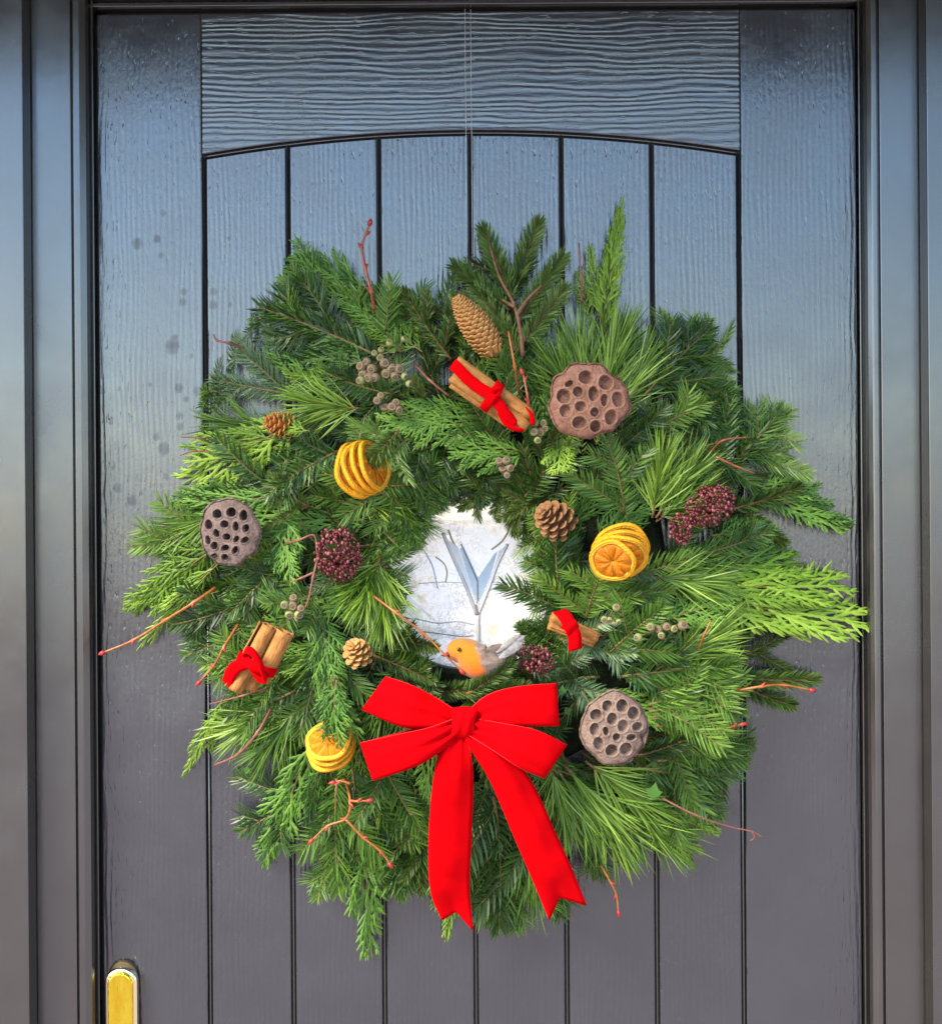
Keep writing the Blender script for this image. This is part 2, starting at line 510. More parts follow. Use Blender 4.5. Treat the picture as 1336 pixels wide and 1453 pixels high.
def flat(name, px, m, y, th=.0016):
    """a flat polygon on the pane, pixel outline"""
    b = MB()
    pts = [P(a, c, -y) for a, c in px]
    n = len(pts)
    vs = [(p.x, y, p.z) for p in pts] + [(p.x, y + th, p.z) for p in pts]
    b.add(vs, [tuple(range(n)), tuple(range(2 * n - 1, n - 1, -1))] + [(i, n + i, n + (i + 1) % n, (i + 1) % n) for i in range(n)])
    return b.build(name, m, dr, False)
def came(px, wpx, m, y=-.0045, name='lead_or_reflection_strip'):
    b = MB()
    pts = catmull([P(a, c, -y) for a, c in px], 8)
    b.tube([(p.x, y, p.z) for p in pts], wpx * S * .5, 8)
    return b.build(name, m, dr)
flat('bevelled_glass', [(652, 778), (658, 776), (678, 820), (678, 852), (672, 842)], blueg, -.0052)
flat('bevelled_glass', [(678, 820), (700, 787), (706, 781), (694, 822), (678, 854)], blueg, -.0053)
flat('bevelled_glass', [(632, 764), (650, 776), (671, 841), (676, 858)], whiteg, -.0056)
flat('bevelled_glass', [(708, 781), (716, 776), (698, 826), (682, 858), (679, 854), (696, 822)], whiteg, -.0058)
came([(628, 756), (640, 785), (662, 835), (676, 872)], 5, lead)
came([(720, 772), (706, 800), (692, 838), (678, 872)], 4.5, lead)
came([(674, 858), (677, 872)], 4, lead2, -.006)
came([(678, 872), (678, 925)], 6, lead)
came([(654, 772), (677, 824)], 1.8, lead2, -.0062)
came([(677, 824), (677, 856)], 1.6, lead2, -.0064)
came([(697, 780), (712, 768), (722, 752)], 2.6, goldb, -.0045)
came([(650, 780), (642, 768), (636, 752)], 2.6, goldb, -.0045)
came([(594, 772), (604, 785), (614, 805), (621, 835)], 2.0, blueg, -.0040)
came([(618, 790), (630, 800), (634, 812), (632, 826)], 2.0, goldb, -.0040)
came([(594, 828), (625, 826), (657, 827)], 1.4, lead, -.0037)  # this and the following level strips imitate streaks of a reflection
came([(694, 826), (720, 827), (748, 824)], 2.0, lead, -.0037)
came([(692, 838), (720, 833), (748, 836)], 1.2, lead2, -.0036)
came([(590, 878), (620, 884), (650, 882), (672, 886)], 2.0, lead, -.0037)
came([(598, 896), (630, 900), (655, 903), (672, 902)], 1.6, lead2, -.0037)
# brass handle plate at the foot of the picture
hx, hz = P(176, 1362).x, P(176, 1362).z
hd = empty('brass_door_handle', (hx, 0, hz - .12), 'polished brass round topped handle plate on the dark door stile', 'door handle')
def brass():
    k = N('polished_brass')
    v = k.coord((1, 1, .25))
    k.l(k.ramp(k.noise(v, 120, 4), [(0.3, (0.86, 0.58, 0.03)), (0.7, (1.0, 0.78, 0.08))]), k.b.inputs['Base Color'])
    k.set(Metallic=1.0, Roughness=0.09)
    k.bump(k.noise(k.coord((1, 1, .16)), 210, 4, .6, 1.0), 0.5, 0.003)
    return k.m
BR = brass()
chrome = simple('bright_brass_edge', (0.90, 0.80, 0.55), (0.95, 0.86, 0.62), 40, 0.10, 0.5, Metallic=1.0)
def rplate(name, hw, y0, y1, zt, zb, m, bev):
    b = MB()
    o = []
    for i in range(25):
        a = math.pi * i / 24
        o.append((hw * math.cos(a), zt - hw + hw * math.sin(a)))
    o += [(-hw, zb + .004), (-hw + .004, zb), (hw - .004, zb), (hw, zb + .004)]
    n = len(o)
    vs = [(x, y0, z) for x, z in o] + [(x, y1, z) for x, z in o]
    b.add(vs, [tuple(range(n)), tuple(range(2 * n - 1, n - 1, -1))] + [(i, n + i, n + (i + 1) % n, (i + 1) % n) for i in range(n)])
    ob = b.build(name, m, hd, False)
    return bevel(ob, bev, 3)
rplate('rim_shadow_plate', 20 * S, -.007, .001, .121, -.12, simple('shadow_dark_brass', (.10, .065, .03), (.16, .11, .05), 60, .35, .5, Metallic=.6), .003)  # dark brass colour stands in for the shadow above the rim
rplate('brass_rim', 23.0 * S, -.016, -.004, .116, -.115, chrome, .004)
rplate('brass_face', 18.0 * S, -.0195, -.0152, .1115, -.110, BR, .003)

# ------------------------------------------------------------------ sprig meshes
def blade(b, p, d, nrm, L, wd, bend, tint, segs=3):
    """one needle: a bent tapering blade"""
    d = d.normalized()
    sd = d.cross(nrm)
    if sd.length < 1e-5: return
    sd.normalize()
    up = sd.cross(d)
    vs = []
    prof = (0.55, 1.0, 0.85) if segs == 3 else (0.6, 1.0, 1.0, 0.8)
    for i in range(segs):
        t = i / segs
        c = p + d * (L * t) + bend * (L * t * t)
        vs += [c - sd * (wd * .5 * prof[i]), c + sd * (wd * .5 * prof[i])]
    vs.append(p + d * L + bend * L)
    fs = [(2 * i, 2 * i + 1, 2 * i + 3, 2 * i + 2) for i in range(segs - 1)] + [(2 * segs - 2, 2 * segs - 1, 2 * segs)]
    b.add(vs, fs, 0, tint)

def curve_pts(rng, p0, ang, L, n, bend=0.25, zb=0.0):
    pts = [Vector(p0)]
    a = ang
    bb = rng.uniform(-bend, bend)
    for i in range(n):
        a += bb / n
        t = (i + 1) / n
        pts.append(pts[-1] + Vector((math.cos(a), math.sin(a), zb * (t - .3))) * (L / n))
    return pts
def at_curve(pts, t):
    f = t * (len(pts) - 1)
    i = min(int(f), len(pts) - 2)
    return pts[i].lerp(pts[i + 1], f - i), (pts[i + 1] - pts[i]).normalized()

def fir(seed, L=0.15, side=3, nl=.028, wd=.0026, sp=.0027, around=False):
    rng = random.Random(seed)
    nb, tw = MB(), MB()
    def branch(p0, ang, ln, r0, z=0.0):
        pts = curve_pts(rng, p0, ang, ln, 8, .3, rng.uniform(-.1, .12))
        tw.tube(pts, [r0 * (1 - .6 * i / 8) for i in range(9)], 5)
        n = int(ln / sp)
        for i in range(n):
            t = .03 + .97 * i / n
            p, d = at_curve(pts, t)
            lt = nl * (1 - .5 * max(0, (t - .75) / .25) ** 1.6) * (.75 + .25 * min(1, t * 6))
            for sg in (-1, 1):
                if rng.random() < .05: continue
                if around:
                    roll = rng.uniform(-.25, 1.35)
                    open_ = rng.gauss(50, 6) * (1 - .4 * t ** 3)
                else:
                    roll = rng.gauss(.18, .10)
                    if i % 3 == 1: roll = rng.uniform(.6, 1.15)
                    open_ = rng.gauss(57, 4.5) * (1 - .5 * t ** 3)
                a = R(open_)
                sdv = Vector((-d.y, d.x, 0)).normalized() * sg
                out = sdv * math.cos(roll) + Vector((0, 0, 1)) * math.sin(roll)
                dd = d * math.cos(a) + out * math.sin(a)
                nr = (Vector((0, 0, 1)) * math.cos(roll) - sdv * math.sin(roll)) + Vector((rng.uniform(-.3, .3), rng.uniform(-.3, .3), 0))
                bend = d * rng.uniform(.12, .28) + Vector((0, 0, -rng.uniform(.0, .12)))
                blade(nb, p, dd, nr, lt * rng.uniform(.85, 1.1), wd * rng.uniform(.8, 1.15), bend, min(1, max(0, rng.gauss(.36 + .22 * t, .15))))
        return pts
    m = branch((0, 0, 0), 0, L, .0022)
    for k in range(side):
        t = .12 + .55 * k / max(1, side - 1) + rng.uniform(-.05, .05)
        p, d = at_curve(m, t)
        sg = 1 if (k + seed) % 2 else -1
        branch(p, math.atan2(d.y, d.x) + sg * R(rng.uniform(36, 52)), L * (1 - t) * rng.uniform(.6, .8), .0015)
    return nb, tw

def pine(seed, L=0.15):
    rng = random.Random(seed)
    nb, tw = MB(), MB()
    ln = L * .55
    pts = curve_pts(rng, (0, 0, 0), 0, ln, 6, .2)
    tw.tube(pts, [.0017 * (1 - .4 * i / 6) for i in range(7)], 6)
    for i in range(64):
        t = .12 + .88 * (i / 64) ** .8
        p, d = at_curve(pts, t)
        for q in range(2):
            roll = rng.uniform(-.25, math.pi + .25)
            a = R(rng.uniform(12, 58) * (1 - .45 * t))
            sdv = Vector((-d.y, d.x, 0)).normalized()
            out = sdv * math.cos(roll) + Vector((0, 0, 1)) * math.sin(roll) * .75
            dd = d * math.cos(a) + out * math.sin(a)
            lt = L * .52 * rng.uniform(.8, 1.12)
            blade(nb, p, dd, Vector((rng.uniform(-1, 1), rng.uniform(-1, 1), 1.2)), lt, .0017 * rng.uniform(.8, 1.2),
                  Vector((rng.uniform(-.12, .12), rng.uniform(-.12, .12), -rng.uniform(0, .22))), min(1, max(0, rng.gauss(.5, .2))), 4)
    return nb, tw

def cypress(seed, L=0.15, slim=1.0):
    """flat, hanging spray: a main axis, alternate side shoots and scaly branchlets with gaps between them"""
    rng = random.Random(seed)
    nb, tw = MB(), MB()
    droop = rng.uniform(-.45, -.05)
    def frond(pts, w0, zl):
        n = len(pts) - 1
        vs, fs = [], []
        for i, p in enumerate(pts):
            d = (pts[min(n, i + 1)] - pts[max(0, i - 1)]).normalized()
            sd = Vector((-d.y, d.x, 0)).normalized()
            wv = w0 * (1.0 if i % 2 else .70) * (1 - .5 * (i / n) ** 3)
            vs += [p - sd * wv, p + Vector((0, 0, w0 * .8)), p + sd * wv]
        vs.append(pts[-1] + (pts[-1] - pts[-2]) * .7)
        for i in range(n):
            a = 3 * i
            fs += [(a, a + 1, a + 4, a + 3), (a + 1, a + 2, a + 5, a + 4)]
        a = 3 * n
        fs += [(a, a + 1, a + 3), (a + 1, a + 2, a + 3)]
        nb.add(vs, fs, 0, min(1, max(0, rng.gauss(.30 + .34 * pts[-1].length / L, .15))))
    def line(p0, ang, ln, bend, zt):
        n = max(3, int(ln / .0034))
        pts, a = [Vector(p0)], ang
        for i in range(n):
            a += bend / n
            q = pts[-1] + Vector((math.cos(a), math.sin(a), zt)) * (ln / n)
            pts.append(q)
        return pts
    def branchlets(pts, ln, lmax, w0, twice):
        n = max(2, int(ln / .0056))
        for i in range(1, n):
            t = i / n
            p, d = at_curve(pts, t)
            sg = 1 if i % 2 else -1
            l2 = lmax * (1 - t * .72) * rng.uniform(.7, 1.2)
            a2 = math.atan2(d.y, d.x) + sg * R(rng.uniform(28, 40))
            q = line(p, a2, l2, -sg * rng.uniform(.1, .5), rng.uniform(-.25, .12))
            frond(q, w0, 0)
            if twice and l2 > .016:
                branchlets(q, l2, l2 * .42, w0 * .92, False)
    main = line(Vector((0, 0, 0)), 0, L, rng.uniform(-.35, .35), 0)
    main = [Vector((p.x, p.y, droop * p.x ** 2 * 2.5)) for p in main]
    tw.tube(main, [.0015 * (1 - .6 * i / (len(main) - 1)) for i in range(len(main))], 5)
    frond(main[len(main) // 2:], .0019, 0)
    n = 12
    for i in range(n):
        t = .06 + .88 * i / n
        p, d = at_curve(main, t)
        sg = 1 if i % 2 else -1
        l1 = (L * .50 * (1 - t) ** .7 + .012) * rng.uniform(.75, 1.15) * slim
        q = line(p, math.atan2(d.y, d.x) + sg * R(rng.uniform(20, 34)), l1, -sg * rng.uniform(.05, .5), rng.uniform(-.22, .12))
        frond(q, .0019, 0)
        branchlets(q, l1, min(.026, l1 * .55), .0018, True)
    return nb, tw

VAR = {}
def variants(kind, fn, seeds, matn, twm, L):
    VAR[kind] = []
    for s_ in seeds:
        nb, tw = fn(s_)
        VAR[kind].append((nb.mesh('needles', M[matn]), tw.mesh('twig', M[twm]), L))
variants('fir', lambda s: fir(s, .15, 2 + s % 3), range(1, 8), 'fir', 'twig', .158)
VAR['fir'] += [(n_, t_, l_) for n_, t_, l_ in (lambda: (variants('light', lambda s: fir(s, .15, 2 + s % 3), range(11, 15), 'fir_light', 'twig', .158), VAR['light'])[1])()]
variants('blue', lambda s: fir(s, .13, 2, .022, .0022, .0023), range(21, 24), 'blue', 'twig', .138)
variants('spruce', lambda s: fir(s, .15, 3 + s % 2, .0165, .0019, .0012, True), range(31, 36), 'spruce', 'bark', .155)
variants('spruce1', lambda s: fir(s, .13, 0, .021, .0021, .0009, True), range(41, 44), 'spruce', 'bark', .137)
variants('bright', lambda s: fir(s, .13, 0, .024, .0024, .0009, True), range(45, 48), 'spruce_light', 'bark', .137)
variants('pine', lambda s: pine(s), range(51, 55), 'pine', 'bark', .155)
variants('cypress', lambda s: cypress(s), range(61, 66), 'cypress', 'twig', .152)
variants('narrow', lambda s: cypress(s, .15, .62), range(81, 84), 'lime', 'twig', .152)
variants('hang', lambda s: cypress(s, .15, .70), range(85, 89), 'cypress', 'twig', .152)
variants('lime', lambda s: cypress(s, .15, .92), range(71, 75), 'lime', 'twig', .152)
NAMES = {'fir': 'fir_sprig', 'blue': 'fir_sprig', 'spruce': 'spruce_sprig', 'spruce1': 'spruce_sprig', 'pine': 'pine_sprig', 'cypress': 'cypress_sprig', 'lime': 'cypress_sprig', 'narrow': 'cypress_sprig', 'light': 'fir_sprig', 'hang': 'cypress_sprig', 'bright': 'spruce_sprig'}

# ------------------------------------------------------------------ the wreath
CX, CY = 680, 832
wr = empty('christmas_wreath', P(CX, CY, .02), 'large round wreath of mixed green fir, pine and cypress hanging on the door', 'wreath')
WL = wr.location.copy()
RT = [(0, 430), (14, 470), (26, 490), (37, 450), (49, 480), (58, 450), (70, 440), (85, 480), (95, 460), (105, 430), (120, 470), (128, 490), (142, 470), (150, 465), (162, 450), (175, 470), (186, 440), (198, 420),
      (212, 440), (227, 470), (244, 475), (258, 440), (270, 465), (283, 460), (296, 440), (309, 480), (318, 465), (327, 450), (338, 415), (350, 405), (360, 430)]
def rmax(th):
    th %= 360
    for (a, r), (a2, r2) in zip(RT, RT[1:]):
        if a <= th <= a2: return r + (r2 - r) * (th - a) / (a2 - a)
    return 430
def prof(r):
    t = (r - 95) / (450 - 95)
    return .028 + .080 * max(0.0, 1 - ((t - .38) / .64) ** 2)
rs = random.Random(11)
def sprig(kind, b0, t0, lift=.8, roll=None, dt=None):
    bx, by = b0
    tx, ty = t0
    rb, rt_ = math.hypot(bx - CX, by - CY), math.hypot(tx - CX, ty - CY)
    db = max(.022, prof(rb) * lift * (.72 if lift < 1.2 else 1.0))
    dtp = max(.024, prof(rt_) * lift) if dt is None else dt
    A, B = P(bx, by, db), P(tx, ty, dtp)
    me_n, me_t, L = rs.choice(VAR[kind])
    xa = (B - A)
    sc = xa.length / L
    xa.normalize()
    za = Vector((0, -1, 0))
    za = (za - xa * za.dot(xa)).normalized()
    roll = rs.uniform(-22, 22) if roll is None else roll
    za = Matrix.Rotation(R(roll), 3, xa) @ za
    ya = za.cross(xa)
    mirror = rs.choice((1, -1))
    o = link(NAMES[kind], me_t, wr)
    thick = min(1.25, max(.8, sc))
    if kind == 'narrow': ya = ya * .62
    mw = Matrix(((xa.x * sc, ya.x * mirror * thick, za.x * thick, 0), (xa.y * sc, ya.y * mirror * thick, za.y * thick, 0), (xa.z * sc, ya.z * mirror * thick, za.z * thick, 0), (0, 0, 0, 1)))
    o.matrix_basis = Matrix.Translation(A - WL) @ mw
    c = link('needles', me_n, o)
    return o

# dark mossy ring that carries everything
b = MB()
pts = []
vs, fs = [], []
for i in range(96):
    a = 2 * math.pi * i / 96
    for k in range(14):
        q = 2 * math.pi * k / 14
        rr = 205 + 78 * math.cos(q) * (1 + .12 * mnoise.noise(Vector((math.cos(a) * 3, math.sin(a) * 3, k))))
        dd = .034 + .028 * math.sin(q) + .006 * mnoise.noise(Vector((math.cos(a) * 6, math.sin(a) * 6, k * 2.3)))
        vs.append(P(CX - 14 + rr * math.cos(a), CY - 6 - rr * math.sin(a), max(.003, dd)) - WL)
for i in range(96):
    for k in range(14):
        fs.append((i * 14 + k, i * 14 + (k + 1) % 14, ((i + 1) % 96) * 14 + (k + 1) % 14, ((i + 1) % 96) * 14 + k))
b.add(vs, fs)
b.build('moss_ring', M['moss'], wr)

def swirl(th):
    if 95 < th < 175: return 26
    if 300 < th < 352: return 22
    return 4
def fill(n, r0, r1, lift, kinds, jr=28, ja=20, off=0.0):
    for i in range(n):
        th = (360 * (i + off + rs.uniform(-.35, .35)) / n) % 360
        k = rmax(th) / 450
        a, rb = R(th), (r0 + rs.uniform(-jr, jr))
        bx, by = CX + rb * math.cos(a), CY - rb * math.sin(a)
        ln = (r1 - r0) * rs.uniform(.85, 1.12)
        da = R(th + swirl(th) + rs.uniform(-ja, ja))
        tx, ty = bx + ln * math.cos(da), by - ln * math.sin(da)
        rr = math.hypot(tx - CX, ty - CY)
        lim = rmax(math.degrees(math.atan2(CY - ty, tx - CX))) * rs.uniform(.82, .98)
        if rr > lim:
            f = lim / rr
            tx, ty = CX + (tx - CX) * f, CY + (ty - CY) * f
        sprig(rs.choice(kinds), (bx, by), (tx, ty), lift * rs.uniform(.9, 1.08))
K_DARK = ['fir', 'light', 'spruce', 'fir', 'hang', 'blue']
K_MIX = ['fir', 'light', 'spruce', 'pine', 'cypress', 'light', 'hang', 'fir', 'lime', 'hang']
fill(38, 265, 415, .42, K_DARK, 25, 16)
fill(27, 240, 390, .66, K_MIX, 30, 22, .5)
fill(22, 185, 330, .80, K_MIX, 25, 24, .2)
fill(18, 135, 270, .88, K_DARK + ['cypress'], 16, 24, .4)
# inner edge, pointing into the opening
for i in range(30):
    th = 360 * (i + rs.uniform(-.3, .3)) / 30
    a = R(th)
    if 235 < th < 300: continue
    rb, rt_ = rs.uniform(180, 205), rs.uniform(.92, 1.10)
    da = R(th + rs.uniform(-20, 20))
    sprig(rs.choice(['fir', 'spruce', 'fir', 'spruce1', 'pine']), (662 + rb * math.cos(a), 828 - rb * math.sin(a)), (660 + 92 * rt_ * math.cos(da), 824 - 112 * rt_ * math.sin(da)), rs.uniform(.55, .8))

HAND = [
 ('light', (920, 1010), (1066, 985), 1.06), ('light', (930, 985), (1060, 940), 1.02), ('light', (940, 1060), (1062, 1085), 1.0), ('light', (900, 620), (1010, 575), 1.05), ('light', (400, 470), (360, 440), .95), ('light', (480, 420), (390, 410), .9), ('light', (400, 930), (280, 935), 1.0), ('light', (420, 1030), (330, 1055), .9), ('light', (600, 1200), (570, 1280), .9), ('light', (730, 1210), (720, 1325), .85), ('light', (990, 530), (1040, 545), .9),
 ('hang', (475, 960), (472, 1064), 1.38), ('hang', (460, 975), (490, 1048), 1.38), ('spruce1', (566, 610), (524, 668), 1.38), ('fir', (575, 625), (535, 672), 1.36),
 # upper left
 ('hang', (560, 440), (402, 350), .85), ('hang', (548, 445), (404, 385), .75), ('fir', (535, 505), (366, 418), 1.0), ('fir', (570, 500), (478, 408), .95),
 ('cypress', (525, 520), (388, 478), 1.05), ('blue', (425, 560), (292, 545), .9), ('blue', (400, 540), (320, 490), .85), ('pine', (515, 580), (388, 572), 1.05),
 ('pine', (390, 605), (268, 588), .85), ('lime', (430, 595), (246, 690), 1.0), ('lime', (400, 620), (262, 640), .95), ('lime', (500, 545), (400, 545), 1.1), ('fir', (480, 640), (365, 690), 1.05),
 ('cypress', (625, 470), (535, 412), .9), ('spruce', (640, 510), (560, 415), .95), ('fir', (610, 470), (560, 405), .8), ('cypress', (650, 580), (545, 612), 1.1), ('fir', (560, 560), (455, 545), 1.05),
 ('lime', (600, 500), (520, 440), .95),
 # top
 ('bright', (728, 430), (686, 316), 1.0), ('bright', (722, 440), (640, 370), 1.05), ('bright', (725, 420), (762, 306), .95), ('bright', (735, 455), (803, 356), 1.05), ('bright', (742, 485), (808, 406), 1.05),
 ('bright', (725, 480), (640, 435), 1.0), ('bright', (735, 500), (672, 400), .95), ('spruce', (735, 500), (700, 330), .8), ('spruce', (700, 500), (610, 420), .85), ('narrow', (852, 480), (876, 278), .85), ('narrow', (836, 450), (818, 370), .85), ('narrow', (850, 450), (842, 335), .9), ('narrow', (862, 470), (868, 330), .8),
 ('pine', (840, 590), (812, 425), 1.02), ('pine', (850, 590), (880, 420), 1.0), ('pine', (830, 600), (770, 470), 1.0), ('pine', (870, 590), (935, 455), .95), ('pine', (860, 560), (900, 430), .85),
 ('fir', (640, 620), (560, 670), 1.0), ('cypress', (700, 600), (575, 600), 1.05), ('cypress', (750, 640), (640, 640), 1.05), ('lime', (800, 610), (790, 670), 1.05), ('fir', (720, 640), (640, 560), 1.0),
 # right upper
 ('fir', (915, 560), (1003, 452), 1.0), ('fir', (930, 545), (1050, 575), .95), ('fir', (950, 610), (1052, 560), .9), ('fir', (1010, 680), (1128, 592), .85), ('fir', (980, 640), (1080, 600), .9),
 ('spruce1', (1040, 722), (1142, 698), .95), ('hang', (1070, 700), (1215, 740), .85), ('hang', (1065, 692), (1175, 695), .8), ('spruce1', (1045, 715), (1112, 782), .85), ('spruce', (1000, 690), (1090, 660), .9),
 ('pine', (930, 735), (1010, 620), 1.1), ('pine', (925, 735), (945, 600), 1.1), ('pine', (930, 740), (1030, 670), 1.05), ('fir', (885, 730), (880, 610), 1.1), ('fir', (980, 790), (1098, 768), .9), ('fir', (860, 650), (960, 590), 1.0),
 ('lime', (950, 820), (1160, 792), 1.0), ('lime', (980, 850), (1238, 882), .9), ('lime', (1000, 835), (1205, 828), .95), ('pine', (920, 820), (1060, 820), 1.05), ('cypress', (1000, 800), (1130, 800), .85), ('lime', (990, 870), (1170, 875), .95),
 # right lower
 ('pine', (930, 950), (1075, 885), 1.05), ('fir', (880, 960), (1050, 935), 1.05), ('spruce', (1020, 945), (1140, 900), .85), ('spruce1', (1045, 962), (1166, 976), .9), ('spruce1', (1055, 975), (1128, 1012), .8),
 ('fir', (920, 1000), (1070, 965), 1.05), ('fir', (925, 1020), (1062, 1010), 1.0), ('pine', (930, 1030), (1055, 1045), 1.0), ('spruce1', (905, 1072), (1018, 1050), 1.12), ('fir', (930, 1080), (1068, 1068), .95), ('fir', (905, 1090), (1055, 1118), .95),
 ('pine', (790, 1090), (870, 1235), 1.08), ('pine', (800, 1085), (930, 1225), 1.08), ('pine', (780, 1080), (810, 1230), 1.05), ('pine', (830, 1080), (960, 1180), 1.05), ('lime', (900, 1125), (1000, 1228), 1.08), ('lime', (930, 1150), (1030, 1180), .95), ('cypress', (890, 1150), (905, 1235), 1.0),
 ('fir', (930, 1100), (1030, 1160), .85), ('fir', (820, 1160), (870, 1250), .8), ('pine', (860, 1130), (985, 1235), .8), ('fir', (800, 880), (770, 750), 1.05), ('fir', (860, 930), (940, 850), 1.08), ('fir', (830, 880), (850, 790), 1.08),
 # bottom
 ('fir', (700, 1130), (735, 1322), .9), ('fir', (690, 1150), (690, 1325), .85), ('fir', (760, 1160), (800, 1310), .85), ('pine', (740, 1150), (765, 1320), .85), ('narrow', (650, 1220), (636, 1350), .8), ('hang', (610, 1220), (622, 1310), .8),
 ('fir', (590, 1120), (575, 1275), .9), ('spruce', (600, 1150), (610, 1270), .85), ('hang', (522, 1180), (511, 1378), .95), ('hang', (535, 1160), (550, 1290), .85), ('fir', (478, 1105), (468, 1275), 1.1), ('fir', (500, 1110), (490, 1250), .8), ('fir', (540, 1080), (600, 1200), 1.0), ('fir', (500, 1090), (520, 1230), .9),
 # lower left
 ('hang', (448, 1050), (362, 1228), 1.1), ('hang', (455, 1080), (425, 1195), 1.1), ('fir', (430, 1120), (346, 1200), .75), ('narrow', (320, 985), (252, 1108), .8), ('narrow', (330, 985), (292, 1080), .85), ('pine', (410, 1000), (298, 1070), 1.0), ('pine', (420, 1010), (345, 1100), .95),
 ('hang', (458, 900), (478, 1060), 1.15), ('hang', (440, 930), (500, 1060), 1.1), ('fir', (460, 900), (430, 1060), 1.05), ('fir', (400, 960), (300, 960), .95), ('fir', (420, 980), (320, 1030), .95),
 # left
 ('lime', (310, 775), (176, 865), .85), ('narrow', (310, 800), (178, 922), .8), ('narrow', (305, 800), (215, 890), .8), ('fir', (320, 740), (185, 790), .85), ('pine', (330, 720), (210, 770), .9), ('fir', (400, 690), (258, 700), .9),
 ('fir', (420, 790), (310, 860), 1.08), ('fir', (360, 850), (246, 905), .9), ('fir', (370, 880), (262, 950), .85), ('spruce', (440, 720), (370, 690), 1.08), ('hang', (395, 720), (425, 820), 1.1), ('cypress', (430, 740), (380, 800), 1.05),
 ('pine', (540, 790), (500, 900), 1.12), ('pine', (545, 800), (550, 930), 1.08), ('pine', (530, 800), (470, 870), 1.1), ('cypress', (455, 870), (470, 970), 1.12), ('spruce', (530, 930), (622, 965), 1.05), ('spruce1', (560, 900), (620, 930), 1.0), ('fir', (450, 840), (380, 880), 1.08),
 # round the opening
 ('pine', (612, 625), (630, 735), .75), ('spruce', (730, 680), (650, 728), .8), ('fir', (555, 680), (580, 775), .85), ('pine', (560, 690), (598, 780), .7), ('fir', (520, 800), (578, 850), .85), ('fir', (800, 770), (745, 735), .85), ('fir', (690, 640), (680, 722), .7), ('fir', (820, 800), (756, 800), .9),
 ('spruce1', (662, 985), (738, 948), 1.25), ('spruce1', (672, 990), (752, 962), 1.2), ('bright', (655, 985), (725, 958), 1.15),
 ('fir', (540, 690), (640, 690), .95), ('fir', (600, 640), (640, 720), .9), ('spruce', (760, 665), (655, 712), .8), ('spruce', (790, 700), (705, 745), .85), ('fir', (540, 750), (575, 790), .9), ('fir', (810, 830), (752, 780), .9), ('fir', (830, 850), (745, 830), .85),
 ('spruce1', (610, 985), (700, 968), .95), ('fir', (850, 960), (760, 960), 1.0), ('spruce1', (790, 990), (690, 985), .95), ('fir', (760, 930), (740, 880), .85), ('fir', (560, 990), (640, 990), .9),
]
HAND += [('hang', (478, 425), (398, 344), .62), ('hang', (462, 420), (394, 380), .5), ('light', (960, 520), (1006, 446), .62), ('light', (1050, 650), (1134, 584), .62), ('hang', (1110, 705), (1220, 742), .62), ('hang', (415, 1120), (356, 1234), .7), ('fir', (474, 1160), (466, 1284), .75), ('fir', (330, 560), (286, 545), .5), ('light', (1010, 1060), (1072, 1066), .7), ('hang', (330, 690), (232, 705), .65), ('narrow', (440, 612), (368, 592), 1.2), ('narrow', (250, 820), (172, 880), .6), ('narrow', (858, 430), (880, 272), .75), ('cypress', (520, 500), (410, 425), 1.0), ('cypress', (560, 470), (440, 365), .95), ('light', (500, 480), (375, 445), 1.02), ('cypress', (470, 560), (350, 520), .98), ('lime', (610, 470), (540, 420), .95), ('cypress', (400, 700), (250, 735), .95), ('cypress', (1010, 760), (1100, 745), .9), ('cypress', (940, 880), (1050, 850), 1.08), ('hang', (800, 620), (770, 570), .9), ('hang', (478, 965), (458, 1062), 1.44), ('hang', (470, 960), (482, 1058), 1.42), ('fir', (540, 1110), (520, 1240), .9), ('fir', (590, 1130), (560, 1270), .9), ('light', (655, 1190), (690, 1320), .8)]
for (k, a, c, lf) in HAND:
    sprig(k, a, c, lf)

b = MB()
for run in ([(741, 505, .118), (738, 470, .122), (728, 430, .115), (708, 392, .10), (695, 350, .09)], [(733, 447, .119), (748, 425, .115), (768, 405, .11)], [(730, 436, .117), (712, 425, .116)]):
    b.tube([q - WL for q in catmull([P(*q) for q in run], 5)], [.0024 - .0013 * i / (5 * (len(run) - 1)) for i in range(5 * (len(run) - 1) + 1)], 7)
b.build('spruce_stem', M['bark'], wr)
# ------------------------------------------------------------------ ornaments
def frame_of(c, axis_px=None, nrm=(0, -1, 0)):
    pass

